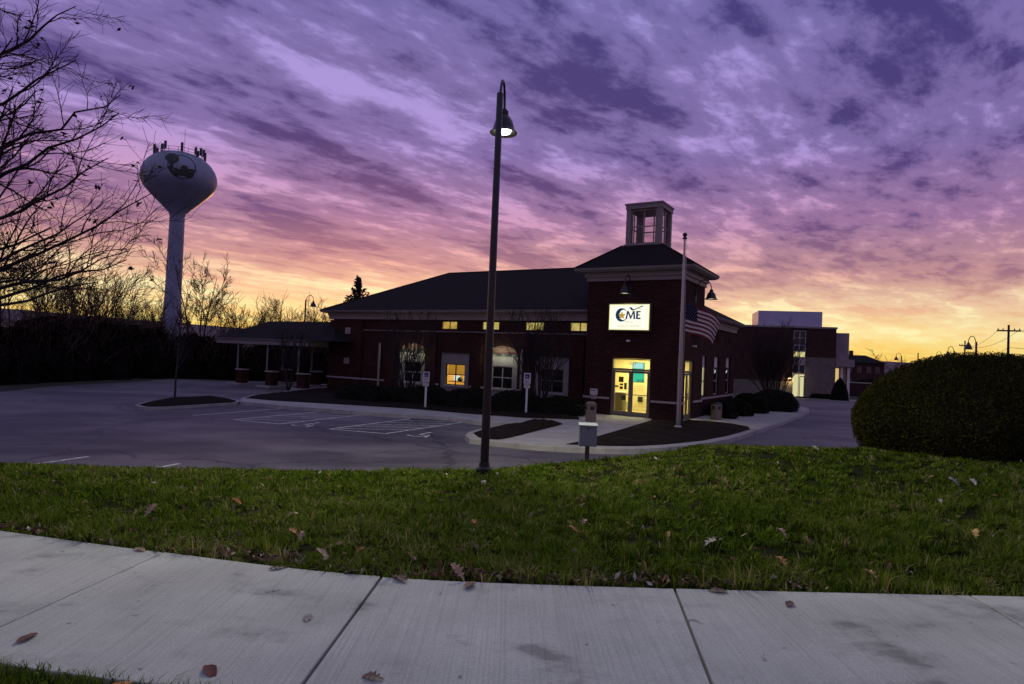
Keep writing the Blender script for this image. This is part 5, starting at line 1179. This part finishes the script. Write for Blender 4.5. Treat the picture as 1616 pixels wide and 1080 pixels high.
shm = blade_mat('shrub_leaf', [(0, (.010, .012, .008)), (1, (.026, .026, .016))], .7, 0)
for px, py, rx, h, lb in ((556, 633, 1.3, .75, 'dark clipped shrub under the far brick pier'), (607, 635, 1.2, .7, 'dark clipped shrub left of the first arched bay'), (660, 639, 1.25, .85, 'dark rounded shrub just left of the first parking sign post'),
                          (727, 645, 1.3, .85, 'dark rounded shrub under the orange-lit window'), (802, 651, 1.3, .9, 'dark rounded shrub left of the second parking sign'), (878, 655, 1.2, .75, 'dark rounded shrub nearest the litter bin')):
    g = G(px, py, .05); shrub(g+np.array([.3, .9, 0]), rx, .85, h, int(px), lb, m_=shm, n=5000, leaf=.045)
for x, y, rx, ry, h, lb in ((.75, 4.6, .6, 1.3, .75, 'dark clipped shrub behind the side litter bin'), (.85, 7.0, .7, 1.6, .72, 'dark clipped shrub midway along the side wall'), (1.0, 9.9, .8, 1.7, .95, 'dark clipped shrub towards the back corner'), (1.8, 12.9, 1.2, 1.8, 1.15, 'tall dark shrub mound under the vase-shaped corner tree')):
    shrub(WB(x, y, .03), rx, ry, h, int(y*10), lb, m_=shm, n=5000, leaf=.05)
p = at(1325, 632, 74); shrub((p[0], 74, float(zfar(p[0], 74))), .95, .95, 2.5, 77, 'dark conical evergreen at the office corner', group='evergreens', m_=shm, n=5000, leaf=.09, sq=1.5, name='conical_evergreen')
for px, lb in ((1240, 'low dark plant left of the office stair door'), (1290, 'low dark plant right of the office stair door'), (1306, 'low dark plant near the office corner')):
    p = at(px, 628, 76.5); shrub((p[0], 76.5, OP[2]+.28), .9, .6, .55, px, lb, group='low plants by the office', m_=shm, n=1200, leaf=.09, name='low_plant')
p = at(1372, 604, 112); shrub((p[0], 112, float(zfar(p[0], 112))), 3.2, 2, 2.2, 78, 'dark bushes beside the far brick house', group='evergreens', m_=shm, n=3000, leaf=.2, name='far_bush')
# the big rounded hedge on the lawn
hgm = blade_mat('yew_leaf', [(0, (.014, .016, .005)), (.45, (.036, .040, .009)), (1, (.105, .10, .020))], .8, .2, 2.2, .7, .03)
hx, hy = 10.08, 13.3; hz0 = .78
hroot = shrub((hx, hy, hz0), 2.97, 1.8, 2.18, 91, 'large rounded clipped hedge on the lawn at the picture edge', 'hedge', None, 150000, .022, hgm, 2.15, name='rounded_hedge', core_m=mat('hedge_core', (.008, .010, .005), 1.), noise=.03, hang=.82)

rng = np.random.default_rng(92); n = 2600; u = rng.uniform(0, 6.283, n); e = np.arcsin(rng.uniform(.45, 1, n)); polys = []
for a, b in zip(u, e):
    q = (abs(math.cos(b))**(2/2.15), abs(math.sin(b))**(2/2.15)); p = np.array([3.0*q[0]*math.cos(a), 1.8*q[0]*math.sin(a), 2.18*q[1]])*rng.uniform(.97, 1.0)
    polys.append(limb(rng, p, p/np.array([9, 3.2, 4.7])+np.array([0, 0, .25])+rng.normal(size=3)*.15, rng.uniform(.04, .13), .004, .002, 3, .1))
V, F = tubes(polys, 3); npmesh('stray_shoots', V, F, hgm, hroot, attr=rng.uniform(.4, 1, len(F)))['kind'] = 'stuff'

# ------------------------------------------------------------------ grass
def grass_mesh(name, regions, m_, seed, zf, label, straw=0.):
    rng = np.random.default_rng(seed); X = []; Y = []; Hh = []; Wd = []
    for (y0, y1, dens, h, wd, xr) in regions:
        xa, xb = xr; n = int((y1-y0)*(xb-xa)*dens); x = rng.uniform(xa, xb, n); y = rng.uniform(y0, y1, n)
        keep = (np.abs(x) < .92*y+.9)
        q = np.sin(x*2.3+1.9*np.sin(y*1.7+.4))*np.sin(y*2.9+1.6*np.sin(x*1.9))+.6*np.sin(x*7.3+2*np.sin(y*5.1))*np.sin(y*8.3+1.5*np.sin(x*6.7)); keep &= rng.random(n) < np.clip(.62+.42*q, .12, 1)
        x = x[keep]; y = y[keep]
        # clumps
        n = len(x); cl = .5+.5*np.sin(x*5.1+1.7*np.sin(y*4.3))*np.sin(y*6.1+1.3*np.sin(x*3.7)); hh = h*(.35+.85*cl)*rng.uniform(.5, 1.35, n)
        X.append(x); Y.append(y); Hh.append(hh); Wd.append(np.full(n, wd)*rng.uniform(.7, 1.3, n))
    x = np.concatenate(X); y = np.concatenate(Y); h = np.concatenate(Hh); wd = np.concatenate(Wd); 
    return rng, x, y, h, wd
def blades(rng, x, y, z, h, wd, lean=1.25, fan=None):
    n = len(x); a = rng.uniform(0, 2*math.pi, n) if fan is None else fan+rng.normal(0, .5, n); ln = np.abs(rng.normal(0, lean, n))*.6+.1; b = a+rng.normal(0, .8, n)
    p0 = np.stack([x, y, z], 1); side = np.stack([-np.sin(b), np.cos(b), np.zeros(n)], 1)*wd[:, None]*.5; d = np.stack([np.cos(a), np.sin(a), np.zeros(n)], 1)
    mid = p0+d*(h*ln*.35)[:, None]; mid[:, 2] += h*.6; tip = p0+d*(h*ln)[:, None]; tip[:, 2] += h*(1-.25*np.minimum(ln, 1.5))
    V = np.stack([p0-side, p0+side, mid+side*.8, mid-side*.8, tip], 1).reshape(-1, 3); k = np.arange(n)*5
    T = np.concatenate([np.stack([k, k+1, k+2], 1), np.stack([k, k+2, k+3], 1), np.stack([k+3, k+2, k+4], 1)], 0)
    return V, T
gm = blade_mat('grass_blade', [(0, (.018, .034, .003)), (.30, (.084, .150, .009)), (.60, (.155, .235, .022)), (.80, (.25, .26, .06)), (.97, (.42, .36, .17))], .7, .42, .8, .30, .03)
rng, tx, ty, th_, twd = grass_mesh('grass', [(4.1, 5.6, 520, .125, .0100, (-7, 7)), (5.6, 7.5, 400, .115, .012, (-8, 8)), (7.5, 10, 230, .10, .0145, (-10.5, 10.5)), (10, 13.2, 150, .085, .017, (-13.5, 13.5)), (13.2, 20.5, 60, .08, .022, (1.5, 14))], gm, 5, zlawn, '')
nb = 12; nt_ = len(tx); ttone = np.clip(rng.normal(.45, .20, nt_)+.10*np.sin(tx*.9)*np.sin(ty*.8)+.07*np.sin(tx*3.1+ty)*np.sin(ty*3.7), 0, 1)
x = np.repeat(tx, nb); y = np.repeat(ty, nb); h = np.repeat(th_, nb)*rng.uniform(.45, 1.2, nt_*nb); wd = np.repeat(twd, nb)*rng.uniform(.6, 1.25, nt_*nb); rv = np.repeat(ttone, nb)+rng.normal(0, .13, nt_*nb)
fan = rng.uniform(0, 6.283, nt_*nb); rad_ = np.sqrt(rng.random(nt_*nb))*np.repeat(.018+.02*rng.random(nt_), nb)*(1+y*.05); x = x+rad_*np.cos(fan); y = y+rad_*np.sin(fan)
ok = y > np.interp(x, fex, fey)+.015+.035*np.sin(x*6.1+2*np.sin(x*2.3))*rng.random(len(x)); ok &= (zlawn(x, y) > LOT+.02); x, y, h, wd, fan, rv = x[ok], y[ok], h[ok], wd[ok], fan[ok], rv[ok]
edge = np.exp(-(y-np.interp(x, fex, fey))/.35)
V, T = blades(rng, x, y, zlawn(x, y)-.008, h*(1+.15*edge), wd, fan=fan)
rv = np.clip(rv+.30*edge*rng.random(len(x)), 0, 1)
o = npmesh('grass', V, T, gm, attr=np.tile(rv, 3)); props(o, 'rough green grass blades covering the lawn', kind='stuff')
# broad-leaved weeds among the grass
rng = np.random.default_rng(19); n = 900; wx = rng.uniform(-8.5, 8.5, n); wy = np.interp(wx, fex, fey)+.08+rng.random(n)**1.2*6.5; k = np.abs(wx) < .9*wy+.5; wx, wy = wx[k], wy[k]; Vw = []; 
for a, b in zip(wx, wy):
    z = float(zlawn(a, b))+.01; s0 = rng.uniform(.03, .065)
    for j in range(rng.integers(4, 8)):
        t_ = rng.uniform(0, 6.283); d = np.array([math.cos(t_), math.sin(t_), rng.uniform(.5, 1.4)]); d /= np.linalg.norm(d); sd_ = np.array([-math.sin(t_), math.cos(t_), 0])*s0*rng.uniform(.22, .36); c0 = np.array([a, b, z]); Vw += [c0, c0+d*s0*.8+sd_, c0+d*s0*1.7, c0+d*s0*.8-sd_]
Vw = np.array(Vw); Fw_ = np.arange(len(Vw)).reshape(-1, 4); o = npmesh('weeds', Vw, Fw_, gm, attr=np.clip(rng.normal(.5, .16, len(Fw_)), 0, 1)); props(o, 'small broad-leaved weeds among the grass', kind='stuff')
# grass on the street-side verge
rng = np.random.default_rng(8); n = 16000; x = rng.uniform(-4.2, .2, n); ye = np.interp(x, nex, ney); y = ye-.02-rng.random(n)**1.3*.9
V, T = blades(rng, x, y, np.full(n, 1.01), .075*rng.uniform(.5, 1.3, n), np.full(n, .006)); o = npmesh('grass', V, T, gm, attr=np.tile(np.clip(rng.normal(.45, .18, n), 0, 1), 3)); props(o, 'grass blades of the street-side verge at the lower left', kind='stuff')
# ------------------------------------------------------------------ fallen leaves
def leaf_mesh(kind, seed):
    rr = random.Random(seed); 
    if kind == 'oak': half = [(0, -.5), (.03, -.42), (.10, -.36), (.07, -.24), (.24, -.20), (.10, -.08), (.30, .02), (.12, .10), (.27, .24), (.10, .28), (.14, .42), (.0, .5)]
    else: half = [(0, -.5), (.12, -.38), (.20, -.15), (.24, .05), (.16, .25), (.10, .38), (0, .5)]
    k1, k2 = rr.uniform(.10, .28), rr.uniform(-.25, .35); n = len(half); vs = []
    for xx, yy in half: vs.append((0, yy, .10*math.sin(yy*3+1)+k2*yy*yy))
    for s in (1, -1):
        for xx, yy in half: vs.append((s*xx*(1+.1*rr.uniform(-1, 1)), yy, k1*abs(xx)*1.6+.04*rr.uniform(-1, 1)+.10*math.sin(yy*3+1)+k2*yy*yy))
    fs = []
    for i in range(n-1): fs += [(i, n+i, n+i+1, i+1), (i+1, 2*n+i+1, 2*n+i, i)]
    return vs, fs
def leaf_mat(name, c, c2): return mat(name, c, .7, 0, c2=c2, vscale=18)
lmats = {'tan': leaf_mat('tan_leaf', (.50, .35, .22), (.34, .21, .12)), 'orange': leaf_mat('orange_leaf', (.62, .28, .10), (.45, .17, .05)), 'yellow': leaf_mat('yellow_leaf', (.66, .45, .15), (.52, .33, .09)), 'brown': leaf_mat('brown_leaf', (.17, .095, .06), (.09, .045, .03)), 'pale': leaf_mat('pale_leaf', (.50, .46, .40), (.34, .29, .24)), 'grey': leaf_mat('grey_leaf', (.40, .35, .32), (.26, .22, .20)), 'red': leaf_mat('red_leaf', (.17, .035, .025), (.09, .02, .018))}
def zsurf(px, py):
    p = G(px, py, SWZ); 
    if p[1] < np.interp(p[0], fex, fey): return p
    for _ in range(40):
        z = float(zlawn(p[0], p[1])); q = G(px, py, z); p = p*.5+q*.5
    return p
LV = [ # px, py, size m, kind, colour, tilt, label
 (238, 806, .13, 'oak', 'tan', 'large tan oak leaf on the grass left of the slab joint'), (243, 822, .08, 'oak', 'brown', 'small brown leaf just under the large tan oak leaf'),
 (27, 776, .13, 'plain', 'pale', 'pale flat leaf in the grass by the left edge'), (23, 787, .07, 'plain', 'tan', 'little tan leaf right below the pale flat leaf at the left edge'), (151, 767, .10, 'plain', 'tan', 'dull tan leaf in the grass below the short parking line'),
 (281, 773, .12, 'plain', 'grey', 'silvery curled leaf in the grass below the second short parking line'), (373, 791, .09, 'plain', 'orange', 'flat orange leaf in the grass, leftmost of the bright orange ones'), (460, 812, .10, 'oak', 'tan', 'upright tan oak leaf above the bright peach leaf'),
 (391, 821, .06, 'plain', 'yellow', 'small yellow leaf left of the upright tan oak leaf'), (464, 839, .09, 'oak', 'orange', 'bright peach oak leaf in the middle of the left grass'), (476, 846, .09, 'oak', 'tan', 'tan oak leaf touching the bright peach leaf'),
 (508, 873, .10, 'plain', 'tan', 'pinkish tan leaf near the pavement edge, left of centre'), (568, 868, .07, 'oak', 'orange', 'small orange leaf standing in the grass left of the slab joint'), (221, 866, .10, 'plain', 'tan', 'tan leaf lying on the pavement edge at the left'),
 (440, 895, .12, 'oak', 'brown', 'brown leaf caught at the pavement edge, left of centre'), (552, 902, .12, 'oak', 'brown', 'rusty leaf at the pavement edge left of the joint'), (630, 911, .16, 'oak', 'brown', 'big brown oak leaf lying over the slab joint at the grass edge'), (722, 903, .12, 'oak', 'tan', 'standing oak leaf at the grass edge above the big curled one'), (742, 921, .15, 'oak', 'brown', 'big curled brown oak leaf on the pavement at the grass edge'),
 (750, 826, .09, 'oak', 'orange', 'orange leaf in the grass below the lamp post'), (838, 815, .09, 'oak', 'brown', 'brown leaf in the grass right of the lamp post'), (906, 835, .09, 'oak', 'orange', 'peach oak leaf, lower of the pair under the utility box'), (921, 823, .09, 'oak', 'tan', 'tan oak leaf, upper of the pair under the utility box'),
 (992, 828, .08, 'plain', 'yellow', 'yellowish leaf right of the peach and tan pair'), (1055, 843, .06, 'oak', 'yellow', 'small golden leaf in the grass above the right slab joint'), (671, 762, .13, 'plain', 'grey', 'grey leaf in the grass left of the lamp post foot'), (764, 763, .13, 'plain', 'pale', 'pale leaf just under the lamp post foot'), (749, 862, .10, 'plain', 'brown', 'dull brown leaf in the grass under the orange one'),
 (1234, 840, .11, 'oak', 'tan', 'tan oak leaf above the large orange one on the right'), (1232, 886, .13, 'oak', 'orange', 'largest bright orange oak leaf in the right-hand grass'), (1376, 908, .11, 'oak', 'yellow', 'golden oak leaf near the pavement edge on the right'), (1540, 841, .10, 'oak', 'yellow', 'pale yellow oak leaf in the grass under the hedge'),
 (1124, 855, .16, 'oak', 'grey', 'dull mauve oak leaf with long lobes left of the orange ones'), (1128, 736, .13, 'oak', 'grey', 'grey leaf in the grass right of the utility box'), (1505, 760, .13, 'oak', 'grey', 'left grey leaf of the pair in front of the hedge'), (1535, 761, .14, 'oak', 'grey', 'right grey leaf of the pair in front of the hedge'), (1514, 779, .12, 'plain', 'grey', 'grey leaf just below the pair in front of the hedge'), (1483, 790, .08, 'oak', 'pale', 'whitish leaf below and left of the grey pair'),
 (1288, 710, .16, 'oak', 'pale', 'pale leaf in the shaded grass left of the hedge'), (1133, 931, .13, 'plain', 'brown', 'curled brown leaf on the pavement edge right of the joint'), (1246, 952, .10, 'plain', 'brown', 'dark crumpled leaf lying on the right-hand slab'),
 (331, 1057, .12, 'plain', 'red', 'dark red leaf on the slab near the bottom edge'), (589, 1066, .11, 'oak', 'brown', 'reddish brown leaf at the bottom edge by the slab joint'), (43, 1005, .12, 'plain', 'brown', 'dark dry leaf with a stem on the left slab'), (190, 1079, .10, 'plain', 'orange', 'bright orange leaf at the bottom left verge'), (486, 974, .10, 'oak', 'grey', 'flat grey leaf stuck to the slab left of the joint')]
for k, (px, py, s, kind, c, lb) in enumerate(LV):
    p = zsurf(px, py); vs, fs = leaf_mesh(kind, k); on_slab = p[1] < np.interp(p[0], fex, fey)+.16
    zz = SWZ+.006 if on_slab else float(zlawn(p[0], p[1]))+.085
    m = MB(); m.add([(a*s*(1.05 if on_slab else 1.25), b*s*(1.05 if on_slab else 1.25), c_*s*(.7 if on_slab else 1.6)) for a, b, c_ in vs], fs); o = m.build('fallen_leaf', lmats[c], smooth=True)
    # a pixel gives a line of sight: lay the leaf where that line meets the grass tips
    p = G(px, py, zz+.01); o.location = (float(p[0]), float(p[1]), zz+.02*s if on_slab else zz); rr = random.Random(k*7)
    o.rotation_euler = (rr.uniform(-.15, .15) if on_slab else rr.uniform(.15, .6), rr.uniform(-.1, .1) if on_slab else rr.uniform(-.3, .3), rr.uniform(0, 6.28) if on_slab or kind == 'plain' else rr.uniform(-1.5, 1.5))
    props(o, lb, 'leaf', 'fallen leaves')
# small litter: bits of leaf and pale flecks in the grass and along the pavement edge
rng = np.random.default_rng(17); V = []; F = []
n = 700; x = rng.uniform(-9, 10, n); y = np.interp(x, fex, fey)+.05+rng.random(n)**1.4*7.5; C0 = np.stack([x, y, zlawn(x, y)+.065], 1); n2 = 1100; x2 = rng.uniform(-5.5, 2.2, n2); y2 = np.interp(x2, fex, fey)+.02+np.abs(rng.normal(0, .16, n2)); C1 = np.stack([x2, y2, zlawn(x2, y2)+.05], 1)
V, F = leafcloud(rng, np.concatenate([C0, C1]), np.concatenate([np.full(n, .032), np.full(n2, .026)])); lit_m = blade_mat('leaf_scrap', [(0, (.06, .035, .02)), (.5, (.18, .11, .06)), (.85, (.28, .19, .11)), (1, (.60, .54, .44))], .8, 0)
o = npmesh('leaf_litter', V, F, lit_m, attr=rng.random(n+n2)); props(o, 'scraps of dead leaf scattered through the grass', kind='stuff')
